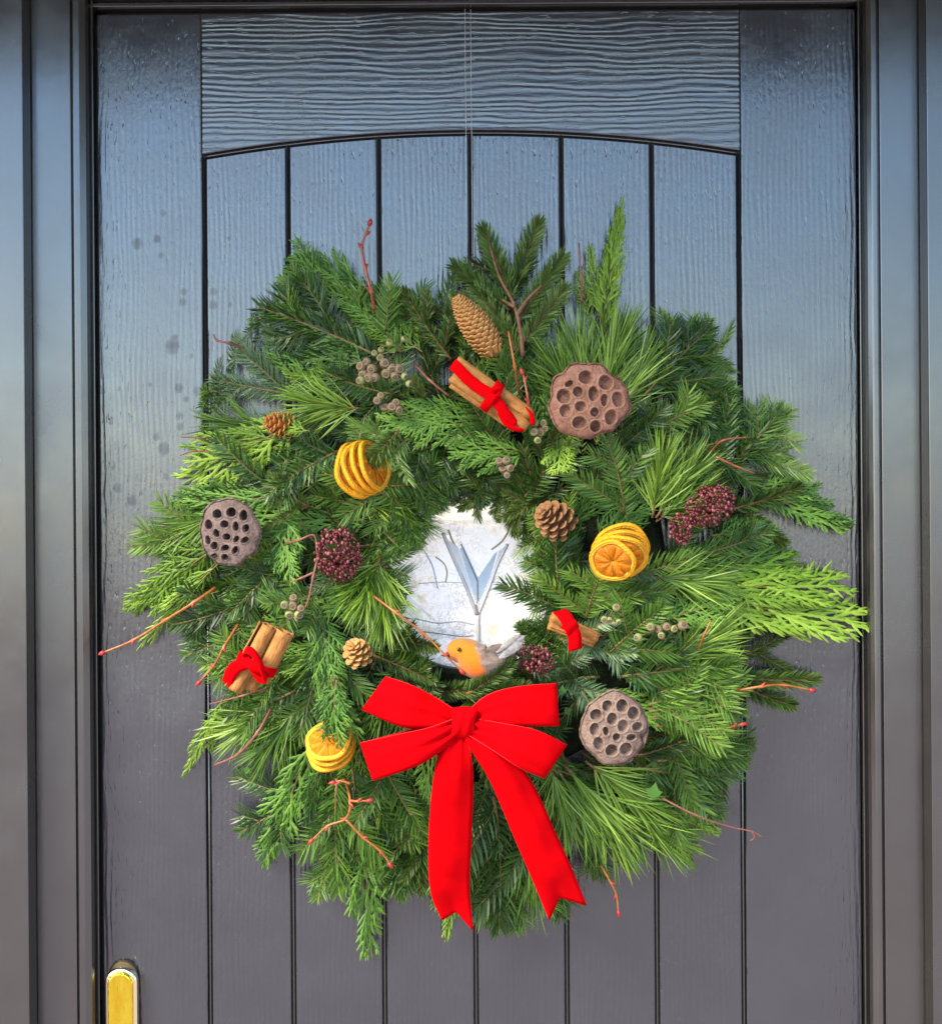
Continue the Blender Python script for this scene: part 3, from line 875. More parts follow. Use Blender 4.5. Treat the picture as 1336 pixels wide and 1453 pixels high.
def lotus(label, cpx, d, rx, ry, holes, outline, cols, depth, seed, tilt=(0, 0)):
    """dried lotus head: a domed face with deep cups, a wrinkled cone behind"""
    rng = random.Random(seed)
    c = P(cpx[0], cpx[1], d)
    root = empty('lotus_pod', c, label, 'lotus pod', 'dried lotus pods on the wreath')
    kk = (D - d) / D * S
    n = 92
    k = N('lotus_husk')
    v = k.coord()
    f = k.noise(v, 90, 5, 0.65)
    c1 = k.ramp(f, [(0.28, cols[0]), (0.72, cols[1])])
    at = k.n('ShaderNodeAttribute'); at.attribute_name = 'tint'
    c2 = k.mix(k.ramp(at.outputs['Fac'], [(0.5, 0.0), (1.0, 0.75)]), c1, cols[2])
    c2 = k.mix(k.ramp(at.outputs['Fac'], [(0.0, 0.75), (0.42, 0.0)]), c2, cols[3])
    blot = k.ramp(k.noise(k.coord((1, 1, 1), (seed, 0, 0)), 55, 6, .75, .6), [(.40, 0.0), (.62, .75)])
    c2 = k.mix(blot, c2, tuple(x * 1.45 + .02 for x in cols[1]))
    veins = k.ramp(k.noise(k.coord((1, 1, 1), (0, seed, 0)), 340, 4, .8), [(.36, .7), (.46, 0.0)])
    k.l(k.mix(veins, c2, tuple(x * .42 for x in cols[0])), k.b.inputs['Base Color'])
    k.set(Roughness=0.85, Specular_IOR_Level=0.2)
    k.bump(k.noise(v, 330, 6, 0.75), 1.0, 0.0022)
    def rad(th):
        return outline(th) * (1 + .018 * math.sin(9 * th + seed) + .075 * mnoise.noise(Vector((math.cos(th) * 2.2, math.sin(th) * 2.5, seed))))
    b = MB()
    vs, ts, fs = [], [], []
    for j in range(n + 1):
        for i in range(n + 1):
            a, q = 2 * i / n - 1, 2 * j / n - 1
            m = max(abs(a), abs(q))
            if m < 1e-9: x = y = 0.0
            else:
                L = math.hypot(a, q)
                x, y = a / L * m, q / L * m
            th = math.atan2(y, x)
            r = math.hypot(x, y)
            rr = rad(th)
            X_, Y_ = x * rr * rx, y * rr * ry          # px, y up
            h = .16 * (1 - r ** 2.5) * min(rx, ry) + 1.1 * mnoise.noise(Vector((X_ * .09, Y_ * .09, seed))) + (.3 + 1.2 * max(0, r - .8)) * mnoise.noise(Vector((X_ * .3, Y_ * .3, seed + 5)))
            h -= 2.5 * max(0, (r - .9) / .1) ** 2
            t = .42
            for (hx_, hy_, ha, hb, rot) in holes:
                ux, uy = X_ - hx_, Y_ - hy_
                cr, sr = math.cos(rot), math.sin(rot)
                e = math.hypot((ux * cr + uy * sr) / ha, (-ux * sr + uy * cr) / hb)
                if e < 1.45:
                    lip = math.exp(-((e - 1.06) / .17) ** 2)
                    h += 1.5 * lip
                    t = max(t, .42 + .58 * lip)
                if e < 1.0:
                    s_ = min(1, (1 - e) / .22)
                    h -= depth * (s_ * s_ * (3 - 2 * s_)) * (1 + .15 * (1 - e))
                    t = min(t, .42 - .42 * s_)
            vs.append((X_ * kk, -h * kk, Y_ * kk))
            ts.append(t)
    for j in range(n):
        for i in range(n):
            q = j * (n + 1) + i
            fs.append((q, q + 1, q + n + 2, q + n + 1))
    b.add(vs, fs)
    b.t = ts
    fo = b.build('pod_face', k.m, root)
    # husk behind
    b = MB()
    vs, fs = [], []
    nn = 90
    prof_ = [(1.0, 1.5), (1.03, -1.5), (1.0, -5), (.88, -12), (.66, -22), (.4, -32), (.16, -40), (.06, -44)]
    for (pr, pz) in prof_:
        for i in range(nn):
            th = 2 * math.pi * i / nn
            wv = 1 + .008 * math.sin(31 * th + pz) * (pr > .3) + .035 * mnoise.noise(Vector((math.cos(th) * 4, math.sin(th) * 4, pz * .2)))
            r = rad(th) * pr * wv
            vs.append((r * math.cos(th) * rx * kk, -pz * kk * .6, r * math.sin(th) * ry * kk))
    for q in range(len(prof_) - 1):
        for i in range(nn):
            j = (i + 1) % nn
            fs.append((q * nn + i, q * nn + j, (q + 1) * nn + j, (q + 1) * nn + i))
    b.add(vs, fs)
    b.build('husk', k.m, root)
    root.rotation_euler = (R(tilt[0]), 0, R(tilt[1]))
    return root
def hl(lst, c, sc):
    return [((x - c[0]) / sc, -(y - c[1]) / sc, (r[0] if isinstance(r, tuple) else r) / sc, (r[1] if isinstance(r, tuple) else r) / sc, rot) for (x, y, r, rot) in lst]
h1 = hl([(910, 855, (37, 34), 0), (1002, 880, (35, 37), 0), (803, 945, (33, 37), .3), (870, 925, 25, 0), (943, 935, (26, 38), 0), (1060, 960, (30, 38), .2), (995, 965, (18, 31), -.1), (882, 995, (29, 25), 0),
         (810, 1015, (28, 31), .4), (947, 1022, 22, 0), (1025, 1045, (30, 37), -.3), (875, 1070, (35, 29), 0), (952, 1088, 28, 0), (830, 885, (22, 16), .4)], (920, 965), 3.34)
lp1 = lotus('reddish brown dried lotus pod with wide cups beside the red tied cinnamon sticks', (834, 569), .128, 56, 54, h1,
      lambda th: 1 + .03 * math.cos(3 * th + .5) + .02 * math.cos(2 * th), ((.160, .072, .046), (.235, .115, .078), (.36, .21, .125), (.100, .043, .030)), 7.0, 3, (-4, 3))
h2 = hl([(545, 282, 22, 0), (610, 275, (23, 22), 0), (665, 290, (18, 25), 0), (503, 330, (18, 24), 0), (578, 328, (20, 18), 0), (630, 338, (14, 22), 0), (675, 347, (14, 20), -.3), (540, 368, (14, 20), .2), (587, 385, (18, 17), 0),
         (630, 395, (11, 18), -.6), (668, 400, (20, 13), .6), (497, 400, (12, 22), .1), (527, 425, (16, 20), -.5), (577, 435, (20, 14), .4), (622, 445, (12, 20), -.5), (520, 475, (20, 13), .4), (572, 478, (17, 15), .4)], (595, 372), 3.18)
lp2 = lotus('grey brown dried lotus pod with many small dark holes above a pale cypress spray', (326, 757), .112, 43, 49, h2,
      lambda th: 1 - .07 * max(0, math.sin(th * 1 + math.pi)) ** 2 + .02 * math.cos(3 * th), ((.120, .078, .064), (.185, .130, .110), (.26, .195, .165), (.026, .012, .009)), 15.0, 7, (6, -6))
h3 = hl([(283, 505, 22, 0), (340, 505, (24, 26), 0), (385, 535, (24, 26), .2), (238, 540, 24, 0), (300, 555, (22, 24), 0), (343, 583, (22, 25), 0), (400, 588, (22, 18), 0), (232, 597, (20, 27), 0), (275, 603, (12, 19), .3),
         (317, 627, 16, 0), (375, 630, (20, 14), 0), (247, 653, (20, 28), .2), (298, 680, 25, 0), (355, 675, (25, 26), 0)], (310, 597), 2.783)
lp3 = lotus('pale brown dried lotus pod with a nicked edge beside the red bow', (871, 1034), .128, 47, 53, h3,
      lambda th: 1 + .02 * math.cos(4 * th) - .16 * math.exp(-((th + .28) / .13) ** 2), ((.130, .082, .062), (.205, .140, .108), (.29, .21, .165), (.075, .042, .032)), 7.5, 12, (2, 2))
seedm = simple('lotus_seed', (.16, .09, .05), (.30, .18, .10), 300, .4)
b = MB()
b.sphere((0, 0, 0), 5 * S, 10, 8)
so_ = b.build('seed', seedm, lp1)
so_.location = ((947 - 920) / 3.34 * S * .92, .003, -(1022 - 965) / 3.34 * S * .92)

# ---- bow
bow = empty('red_bow', P(655, 1030, .13), 'large bright red velvet ribbon bow with two long notched tails', 'bow')
BL = bow.location.copy()
def velvet(name, c0, c1):
    k = N(name)
    v = k.coord()
    k.l(k.ramp(k.noise(v, 30, 4), [(0.3, c0), (0.7, c1)]), k.b.inputs['Base Color'])
    k.set(Roughness=0.95, Specular_IOR_Level=0.03, Sheen_Weight=0.06, Sheen_Roughness=0.4)
    k.b.inputs['Sheen Tint'].default_value = (1, .02, .02, 1)
    k.bump(k.noise(v, 1500, 2), 0.15, 0.0004)
    return k.m
M['velvet'] = velvet('red_velvet', (.42, .0003, .002), (.53, .0006, .003))
M['selvage'] = simple('pink_selvage', (.46, .006, .008), (.54, .014, .015), 400, .7)
def loft(name, A, B, dA, dB, parent, nu=22, nv=9, pleat=0.0, pl_at=0, bulge=0.0, seed=0, edge=True, notch=None):
    """ribbon between edge curves A and B (pixel points); dA and dB are depths along each"""
    def samp(Pn, dn, u):
        q = catmull([Vector((p[0], p[1], d)) for p, d in zip(Pn, dn)], 10)
        f = u * (len(q) - 1)
        i = min(int(f), len(q) - 2)
        return q[i].lerp(q[i + 1], f - i)
    b = MB()
    vs, fs, ea, eb = [], [], [], []
    for i in range(nu + 1):
        u = i / nu
        a, c = samp(A, dA, u), samp(B, dB, u)
        for j in range(nv + 1):
            v = j / nv
            p = a.lerp(c, v)
            dep = p.z + bulge * math.sin(math.pi * v) * math.sin(math.pi * min(1, u * 1.1))
            dep += pleat * math.exp(-u * 5) * math.sin(v * math.pi * 5 + seed)
            dep += .0028 * mnoise.noise(Vector((p.x * .022, p.y * .022, seed * 3.1))) + .0042 * math.exp(-u * 3.2) * mnoise.noise(Vector((v * 4.2, u * 1.5, seed)))
            if notch and u > .8:
                e = (u - .8) / .2
                p = p + Vector((notch[0], notch[1], 0)) * (e * (1 - abs(2 * v - 1)))
            vs.append(P(p.x, p.y, dep) - BL)
        ea.append(vs[-nv - 1]); eb.append(vs[-1])
    for i in range(nu):
        for j in range(nv):
            q = i * (nv + 1) + j
            fs.append((q, q + 1, q + nv + 2, q + nv + 1))
    b.add(vs, fs)
    o = b.build(name, M['velvet'], parent)
    m = o.modifiers.new('thickness', 'SOLIDIFY')
    m.thickness = .0012
    m.offset = 0
    if edge:
        for e in (ea, eb):
            t = MB()
            t.tube(e, .00045, 5)
            t.build('selvage', M['selvage'], o)
    return o
# loops: the front layer runs from the knot to the outer fold, then back behind
def loop(A, B, d0, d1, seed, pl=.004):
    dA = [d0, d1 + .012, d1 + .014, d1]
    n = len(A)
    dd = [d0 + (d1 + .012 - d0) * math.sin(math.pi * .5 * min(1, i / (n - 1) * 1.6)) for i in range(n)]
    dd[-1] = d1 + .004
    # return layer
    A2 = A + [(a[0] + (A[0][0] - A[-1][0]) * f + 0, a[1] + (A[0][1] - A[-1][1]) * f) for a, f in ((A[-1], .02), (A[-1], .35), (A[-1], .8))]
    B2 = B + [(a[0] + (B[0][0] - B[-1][0]) * f + 0, a[1] + (B[0][1] - B[-1][1]) * f) for a, f in ((B[-1], .02), (B[-1], .35), (B[-1], .8))]
    dd2 = dd + [d1 - .008, d1 - .016, d0 - .012]
    loft('loop', A2, B2, dd2, dd2, bow, 34, 10, pl, 0, .003, seed)
DB = .136
loop([(650, 1010), (610, 985), (578, 970), (550, 961)], [(648, 1034), (615, 1034), (572, 1032), (518, 1009)], DB, DB - .002, 1)
loop([(648, 1018), (610, 1032), (570, 1041), (516, 1053)], [(650, 1044), (625, 1066), (590, 1087), (534, 1106)], DB + .004, DB + .004, 2)
loop([(660, 1012), (690, 987), (730, 975), (784, 970)], [(664, 1034), (710, 1030), (750, 1030), (789, 1030)], DB, DB - .004, 3)
loop([(664, 1018), (710, 1026), (760, 1036), (800, 1055)], [(662, 1042), (692, 1060), (738, 1090), (769, 1103)], DB + .005, DB + .004, 4)
loft('tail', [(646, 1036), (624, 1066), (613, 1120), (608, 1200), (611, 1265), (627, 1306)], [(660, 1040), (669, 1078), (671, 1120), (668, 1200), (666, 1260), (671, 1321)],
     [DB, DB + .006, DB, DB - .016, DB - .03, DB - .04], [DB, DB + .004, DB - .004, DB - .020, DB - .036, DB - .046], bow, 40, 10, .003, 0, .005, 5, True, (-2, -20))
loft('tail', [(654, 1036), (668, 1064), (696, 1110), (728, 1185), (756, 1250), (779, 1306)], [(672, 1036), (712, 1064), (752, 1106), (788, 1182), (812, 1235), (832, 1285)],
     [DB + .002, DB + .008, DB + .002, DB - .014, DB - .03, DB - .042], [DB + .002, DB + .005, DB - .003, DB - .018, DB - .034, DB - .048], bow, 40, 10, .003, 0, .005, 6, True, (-12, -22))
b = MB()     # the knot: a puffed, pleated band
vs, fs = [], []
for i in range(25):
    th = math.pi * (-.15 + 1.3 * i / 24)
    for j in range(13):
        v = j / 12
        hw = 19 + 3 * math.cos(th * 2)
        px = 657 + (v - .5) * 2 * hw + 2 * math.cos(th)
        py = 1025 - 19 * math.cos(th) - 3 * math.sin(v * math.pi) * math.cos(th)
        dd = DB + .002 + .013 * math.sin(th) * (.75 + .25 * math.sin(v * math.pi)) + .0011 * math.sin(v * 15 + i * .25)
        vs.append(P(px, py, dd) - BL)
for i in range(24):
    for j in range(12):
        q = i * 13 + j
        fs.append((q, q + 1, q + 14, q + 13))
b.add(vs, fs)
o = b.build('knot', M['velvet'], bow)
m = o.modifiers.new('thickness', 'SOLIDIFY'); m.thickness = .0012; m.offset = 0

# ---- dried orange slices
def orange_parts():
    rind, pith, seg = MB(), MB(), MB()
    n = 40
    def ring(b, prof):
        k = len(prof)
        vs, fs = [], []
        for i in range(n):
            a = 2 * math.pi * i / n
            wz = .06 * math.sin(2 * a + .6) + .03 * math.sin(3 * a)
            wr_ = 1 + .02 * math.sin(5 * a)
            for (r, z) in prof: vs.append((r * wr_ * math.cos(a), r * wr_ * math.sin(a), z + wz * r))
        for i in range(n):
            j = (i + 1) % n
            for q in range(k): fs.append((i * k + q, j * k + q, j * k + (q + 1) % k, i * k + (q + 1) % k))
        b.add(vs, fs)
    ring(rind, [(.93, -.085), (.985, -.07), (1.0, 0), (.985, .07), (.93, .085), (.91, .05), (.91, -.05)])
    ring(pith, [(.80, -.055), (.93, -.075), (.93, .075), (.80, .055)])
    n0 = len(pith.f)
    ring(pith, [(.02, -.035), (.82, -.035), (.82, .035), (.02, .035)])
    for q_ in range(n0, len(pith.f)): pith.m[q_] = 1
    m = 9
    for q in range(1):
        a0, a1 = .06, 2 * math.pi / m - .06
        vs, fs = [], []
        gr = [(.10, .0), (.2, .7), (.5, 1.0), (.72, .9), (.80, .2)]
        for sgn in (1, -1):
            off = len(vs)
            for (r, h) in gr:
                for k in range(6):
                    t = k / 5
                    pad = .03 / max(r, .1)
                    a = a0 + pad + (a1 - a0 - 2 * pad) * t
                    z = sgn * (.035 + .055 * h * math.sin(math.pi * (.08 + .84 * t)) ** .5)
                    vs.append((r * math.cos(a), r * math.sin(a), z))
            for g in range(4):
                for k in range(5):
                    u = off + g * 6 + k
                    fs.append((u, u + 1, u + 7, u + 6) if sgn > 0 else (u, u + 6, u + 7, u + 1))
        seg.add(vs, fs)
    return rind, pith, seg
def orange_mat(name, c0, c1, sc, rough, tr=.3):
    k = N(name)
    v = k.coord()
    c = k.ramp(k.noise(v, sc, 4, .6, .5), [(.3, c0), (.7, c1)])
    k.l(c, k.b.inputs['Base Color'])
    k.set(Roughness=rough, Specular_IOR_Level=.5)
    k.bump(k.noise(v, sc * 3, 3), .4, .03)
    t = k.n('ShaderNodeBsdfTranslucent')
    k.l(c, t.inputs[0])
    mx = k.n('ShaderNodeMixShader')
    mx.inputs[0].default_value = tr
    k.l(k.b.outputs[0], mx.inputs[1]); k.l(t.outputs[0], mx.inputs[2]); k.l(mx.outputs[0], k.out.inputs[0])
    return k.m
ri, pi_, sg_ = orange_parts()
ME_R = ri.mesh('rind', orange_mat('orange_rind', (.84, .32, .002), (.94, .46, .008), 6, .45, .15))
FLESH = orange_mat('orange_flesh', (.72, .20, .002), (.88, .32, .004), 7, .3, .35)
ME_P = pi_.mesh('slice', [orange_mat('orange_pith', (.90, .46, .015), (.95, .58, .05), 4, .6, .2), orange_mat('orange_membrane', (.76, .25, .003), (.88, .36, .008), 5, .5, .3)])
ME_S = sg_.mesh('segment', FLESH)
def orient(nrm, spin=0.0):
    z = Vector(nrm).normalized()
    x = Vector((1, 0, 0)) - z * z.x
    if x.length < .1: x = Vector((0, 0, 1)) - z * z.z
    x.normalize()
    y = z.cross(x)
    m = Matrix((x, y, z)).transposed()
    return (m @ Matrix.Rotation(spin, 3, 'Z')).to_4x4()
def oranges(label, slices):
    c = P(*slices[0][0], slices[0][1])
    root = empty('orange_slice_bundle', c, label, 'orange slices', 'dried orange slice bundles on the wreath')
    for i, (pp, d, r, nrm) in enumerate(slices):
        o = link('slice', ME_P, root)
        kk = r * S * (D - d) / D
        o.matrix_basis = Matrix.Translation(P(pp[0], pp[1], d) - c) @ orient(nrm, i * .7) @ Matrix.Scale(kk, 4)
        link('rind', ME_R, o)
        for k in range(9):
            s_ = link('segment', ME_S, o)
            s_.rotation_euler = (0, 0, 2 * math.pi * k / 9)
# normals are world directions (x right, y away, z up); the slices behind show as rims on the far side of the stack
def fan(c, d, r, nrm, n, step, spread, grow=1.0):
    out = []
    for i in range(n):
        nv = (Vector(nrm) + Vector(spread) * i).normalized()
        q = Vector(nrm).normalized() * (-step * i)
        out.append(((c[0] + q.x / S, c[1] - q.z / S), d - q.y, r * grow ** i, tuple(nv)))
    return [(pp, dd, r_, nv) for (pp, dd, r_, nv) in out]
oranges('fan of orange slices standing edge on between the dark seed pods and the red buds',
    fan((530, 660), .136, 38, (.87, -.42, .27), 4, .0074, (-.06, -.05, -.02), 1.03))
oranges('stack of dried orange slices beside the open pine cone, starry front face',
    [((869, 796), .134, 34, (-.22, -.84, -.52))] + fan((879, 790), .126, 41, (-.06, -.72, -.60), 3, .0085, (.03, 0, .03)))
oranges('stack of dried orange slices half hidden under a cypress frond below the pods',
    fan((466, 1050), .124, 34, (-.20, -.74, .60), 3, .0088, (-.05, 0, .03), 1.04))

# ---- cinnamon bundles
cin = N('cinnamon_bark')
v_ = cin.coord((1, 1, 1))
cin.l(cin.ramp(cin.noise(cin.coord((60, 260, 260)), 1, 4, .6), [(.25, (.17, .062, .016)), (.5, (.38, .165, .044)), (.75, (.50, .25, .078))]), cin.b.inputs['Base Color'])
cin.set(Roughness=.75, Specular_IOR_Level=.25)
cin.bump(cin.noise(cin.coord((140, 420, 420)), 1, 5, .7), .9, .0018)
CIN = cin.m
def quill(L, r, seed):
    rng = random.Random(seed)
    b = MB()
    prof_ = []
    for i in range(40):
        t = i / 39
        th = t * 3.3 * math.pi
        rr = r * (1 - .62 * t)
        prof_.append((rr * math.cos(th + seed), rr * math.sin(th + seed)))
    nx = 14
    vs, fs = [], []
    for i in range(nx + 1):
        u = i / nx
        for q, (y, z) in enumerate(prof_):
            j = .05 * r * mnoise.noise(Vector((u * 6, q * .2, seed)))
            endj = (.02 * L * mnoise.noise(Vector((q * .35, seed, 1)))) * (1 if i in (0, nx) else 0)
            vs.append((L * (u - .5) + endj, y + j, z + j))
    for i in range(nx):
        for q in range(39):
            a = i * 40 + q
            fs.append((a, a + 1, a + 41, a + 40))
    b.add(vs, fs)
    return b
def band(parent, pts, wdir, wpx, name='ribbon', seed=0):
    """a flat velvet ribbon along local points, width along wdir"""
    q = catmull(pts, 6)
    b = MB()
    vs, fs = [], []
    wd = Vector(wdir).normalized() * (wpx * S * .5)
    for i, p in enumerate(q):
        tw = .12 * math.sin(i * .7 + seed)
        for s_ in (-1, -.33, .33, 1): vs.append(p + wd * s_ * (1 - abs(tw) * .4) + Vector((0, -.0006, 0)) * math.cos(s_ * 1.5))
    for i in range(len(q) - 1):
        for k in range(3): fs.append((i * 4 + k, i * 4 + k + 1, i * 4 + k + 5, i * 4 + k + 4))
    b.add(vs, fs)
    o = b.build(name, M['velvet'], parent)
    m = o.modifiers.new('thickness', 'SOLIDIFY'); m.thickness = .001; m.offset = 0
    return o
def cinnamon(label, a, c, d0, d1, sticks, ribbons):
    A, B = P(a[0], a[1], d0), P(c[0], c[1], d1)
    mid = (A + B) / 2
    root = empty('cinnamon_bundle', mid, label, 'cinnamon sticks', 'ribbon tied cinnamon bundles on the wreath')
    xa = (B - A).normalized()
    za = Vector((0, -1, 0)); za = (za - xa * za.dot(xa)).normalized()
    ya = za.cross(xa)
    m = Matrix((xa, ya, za)).transposed().to_4x4()
    L = (B - A).length
    for i, (oy, oz, r, ls, sh) in enumerate(sticks):
        o = quill(L * ls, r * S, i + len(label)).build('cinnamon_stick', CIN, root)
        md = o.modifiers.new('bark', 'SOLIDIFY'); md.thickness = .0011; md.offset = 0
        o.matrix_basis = m @ Matrix.Translation((sh * S, oy * S, oz * S)) @ Matrix.Rotation(R((i * 37) % 5 - 2), 4, 'Z')
    for rb in ribbons:
        pts = [m @ Vector((x * S, y * S, z * S)) for (x, y, z) in rb['p']]
        band(root, pts, m.to_3x3() @ Vector(rb['w']), rb['wpx'], rb.get('n', 'ribbon'), len(rb['p']))
    return root
def wrap(x, rr, wpx, y0=0):
    return dict(p=[(x, y0 + rr * math.cos(t), rr * .95 * math.sin(t)) for t in [math.pi * (-.1 + 1.2 * i / 8) for i in range(9)]], w=(1, 0, 0), wpx=wpx, n='ribbon_wrap')
cinnamon('bundle of cinnamon sticks tied lengthwise with red ribbon beside the reddish lotus pod', (641, 525), (750, 598), .132, .126,
    [(9, 2, 10, 1.0, -2), (-8, 3, 9, .98, 3), (2, -7, 10, .95, 4), (-14, -5, 8, .85, 0)],
    [dict(p=[(-64, 6, 8), (-56, 5, 13), (-38, 1, 15), (-18, -1, 16), (0, 0, 17), (14, -4, 16), (30, -10, 14), (48, -16, 10)], w=(0, 1, 0), wpx=16),
     wrap(2, 21, 13), dict(p=[(0, 0, 18), (-2, 8, 25), (4, 12, 24), (6, 2, 19)], w=(1, .2, 0), wpx=9, n='ribbon_loop'),
     dict(p=[(20, -12, 14), (38, -20, 13), (55, -17, 10), (62, -12, 6)], w=(.3, 1, 0), wpx=7), dict(p=[(44, 12, 8), (58, 8, 10), (66, -2, 8)], w=(1, .3, 0), wpx=7)])
cinnamon('pair of cinnamon sticks wrapped in red ribbon with a loop above the brown twig', (391, 889), (345, 982), .125, .122,
    [(-10, 3, 13.5, 1.0, 2), (13, -1, 15, .74, -12), (2, -9, 11, .9, 0)],
    [wrap(6, 27, 13), dict(p=[(4, -8, 18), (-4, -20, 22), (-10, -12, 27), (-2, 4, 27), (10, 16, 24), (16, 22, 20), (18, 12, 20), (8, -6, 20)], w=(.9, .1, .5), wpx=11, n='ribbon_loop'),
     dict(p=[(6, -8, 18), (18, -20, 17), (32, -24, 13), (48, -22, 8)], w=(.4, 1, 0), wpx=18), dict(p=[(0, -12, 20), (4, -6, 24), (10, -8, 20)], w=(1, 1, 0), wpx=14, n='ribbon_knot')])
cinnamon('small cinnamon bundle mostly sunk in fir with crossed red ribbon', (778, 878), (846, 906), .105, .100,
    [(3, -13, 8, 1.0, 4), (-7, -15, 7, .95, 4)],
    [dict(p=[(-28, 16, 14), (-20, 12, 22), (-8, 2, 25), (2, -8, 24), (10, -24, 20)], w=(.8, .6, 0), wpx=19), dict(p=[(-16, 4, 22), (-10, 4, 29), (-2, -1, 25)], w=(.5, 1, 0), wpx=20, n='ribbon_knot')])

# ---- cones
def scale_mesh(name, L, wd, thick, curl, m):
    b = MB()
    vs, fs = [], []
    prof_ = [(0, .35), (.35, .7), (.7, 1.0), (.92, .85), (1.0, .45)]
    for k, (t, ww) in enumerate(prof_):
        for s_ in (-1, -.4, .4, 1):
            vs.append((L * t, wd * .5 * ww * s_, curl * t * t - abs(s_) ** 2 * wd * .12 + (thick if k >= 3 else thick * .4)))
    n = len(vs)
    for k, (t, ww) in enumerate(prof_):
        for s_ in (-1, -.4, .4, 1):
            vs.append((L * t * .98, wd * .5 * ww * s_ * .96, curl * t * t - abs(s_) ** 2 * wd * .12 - thick * .6))
    for k in range(4):
        for q in range(3):
            a = k * 4 + q
            fs += [(a, a + 1, a + 5, a + 4), (n + a, n + a + 4, n + a + 5, n + a + 1)]
    for k in range(4):
        fs += [(k * 4, k * 4 + 4, n + k * 4 + 4, n + k * 4), (k * 4 + 3, n + k * 4 + 3, n + k * 4 + 7, k * 4 + 7)]
    for q in range(3): fs.append((16 + q, 17 + q, n + 17 + q, n + 16 + q))
    b.add(vs, fs)
    return b
def cone(label, name, a, c, d0, d1, rpx, nsc, sl, sw, open_deg, cols, joined, taper=.55):
    A, B = P(a[0], a[1], d0), P(c[0], c[1], d1)
    root = empty(name, A, label, 'pine cone', 'cones wired to the wreath')
    m_ = simple('cone_scale', cols[0], cols[1], 250, .6, .35, .4, .0008)
    xa = (B - A).normalized()
    za = Vector((0, -1, 0)); za = (za - xa * za.dot(xa)).normalized()
    ya = za.cross(xa)
    L = (B - A).length
    W = Matrix((ya, za, xa)).transposed().to_4x4()
    b = MB()
    def rr(t): return rpx * S * (math.sin(math.pi * min(1, .18 + .82 * t) ** taper) ** .6 if t < 1 else 0)
    cp = [Vector((0, 0, L * t)) for t in (0, .15, .4, .7, .95, 1)]
    b.tube([W @ p for p in cp], [rr(.08) * .5, rr(.2) * .72, rr(.4) * .75, rr(.7) * .75, rr(.95) * .6, .0005], 10)
    b.build('core', simple('cone_core', cols[2], cols[0], 200, .8), root)
    sm = scale_mesh('scale', sl * S, sw * S, .0007, sl * S * .25, m_)
    sme = sm.mesh('scale', m_)
    big = MB()
    for i in range(nsc):
        t = (i + .5) / nsc
        an = i * 2.39996
        r = rr(t) * .62
        e = R(open_deg * (1 - .55 * t))
        rad = Vector((math.cos(an), math.sin(an), 0))
        dirv = rad * math.sin(e) + Vector((0, 0, 1)) * math.cos(e)
        nrm = (rad * math.cos(e) - Vector((0, 0, 1)) * math.sin(e))
        tan = nrm.cross(dirv)
        q = Matrix((dirv, tan, nrm)).transposed().to_4x4()
        sc = .65 + .45 * math.sin(math.pi * min(1, t * .85 + .12))
        mm = W @ Matrix.Translation(rad * r + Vector((0, 0, L * (t * .9)))) @ q @ Matrix.Scale(sc, 4)
        if joined:
            big.add([mm @ Vector(p) for p in sm.v], sm.f)
        else:
            o = link('scale', sme, root)
            o.matrix_basis = mm
    if joined:
        big.build('scales', m_, root)['kind'] = 'stuff'
TAN = ((.42, .20, .055), (.58, .32, .11), (.16, .07, .02))
BRN = ((.16, .070, .028), (.38, .19, .080), (.08, .035, .015))
cone('long slim tan cone standing in the spruce above the cinnamon sticks', 'spruce_cone', (703, 503), (646, 420), .112, .130, 20, 150, 15, 13, 26, TAN, True, .75)
cone('open brown pine cone with thick scales at the edge of the opening', 'pine_cone', (800, 748), (768, 724),   .092, .122, 21, 46, 14, 13, 66, BRN, False)
cone('little pale brown cone low beside the opening, above the bow', 'pine_cone', (512, 936), (500, 914), .100, .122, 15, 40, 11, 10, 62, TAN, False)
cone('rusty orange cone half buried in foliage near the outer edge', 'pine_cone', (418, 606), (376, 598), .088, .095, 12, 44, 12, 10, 60, ((.40, .14, .03), (.55, .24, .06), (.14, .05, .02)), False)

# ---- skimmia bud clusters
budm = simple('dark_red_bud', (.062, .006, .009), (.145, .016, .020), 260, .4, .5)
budm2 = simple('pink_bud_tip', (.22, .06, .06), (.32, .11, .10), 260, .4, .5)
def buds(label, cpx, d, rx, ry, n, seed, rot=0.0):
    rng = random.Random(seed)
    c = P(cpx[0], cpx[1], d)
    root = empty('skimmia_bud_cluster', c, label, 'bud cluster', 'dark red bud clusters on the wreath')
    b, st = MB(), MB()
    for i in range(n):
        z = rng.uniform(-.15, 1)
        t = rng.uniform(0, 2 * math.pi)
        q = math.sqrt(max(0, 1 - z * z)) * rng.uniform(.75, 1.04)
        x, y = q * math.cos(t), q * math.sin(t)
        x, y = x * rx, y * ry
        x, y = x * math.cos(rot) - y * math.sin(rot), x * math.sin(rot) + y * math.cos(rot)
        p = Vector((x * S, -z * min(rx, ry) * S * .75 * rng.uniform(.85, 1.05), y * S))
        b.sphere(p, rng.uniform(1.6, 2.7) * S, 7, 5, 1 if rng.random() < .13 else 0, .5, (.9, 1.05, 1.15))
        if i % 5 == 0:
            st.tube([(0, .012, -ry * S * .4), p * .96], .0007, 4)
    b.build('buds', [budm, budm2], root)['kind'] = 'stuff'
    st.tube([(0, .02, -ry * S * .9), (0, .004, 0)], .0016, 6)
    st.build('stalk', M['twig_plum'], root)
buds('round dark red bud cluster beside the tall stem with brown twigs, inner wreath', (480, 786), .115, 31, 36, 300, 1, .2)
buds('large dark red bud cluster near the outer edge below the bright pine tuft', (1006, 717), .098, 34, 26, 260, 2, .35)
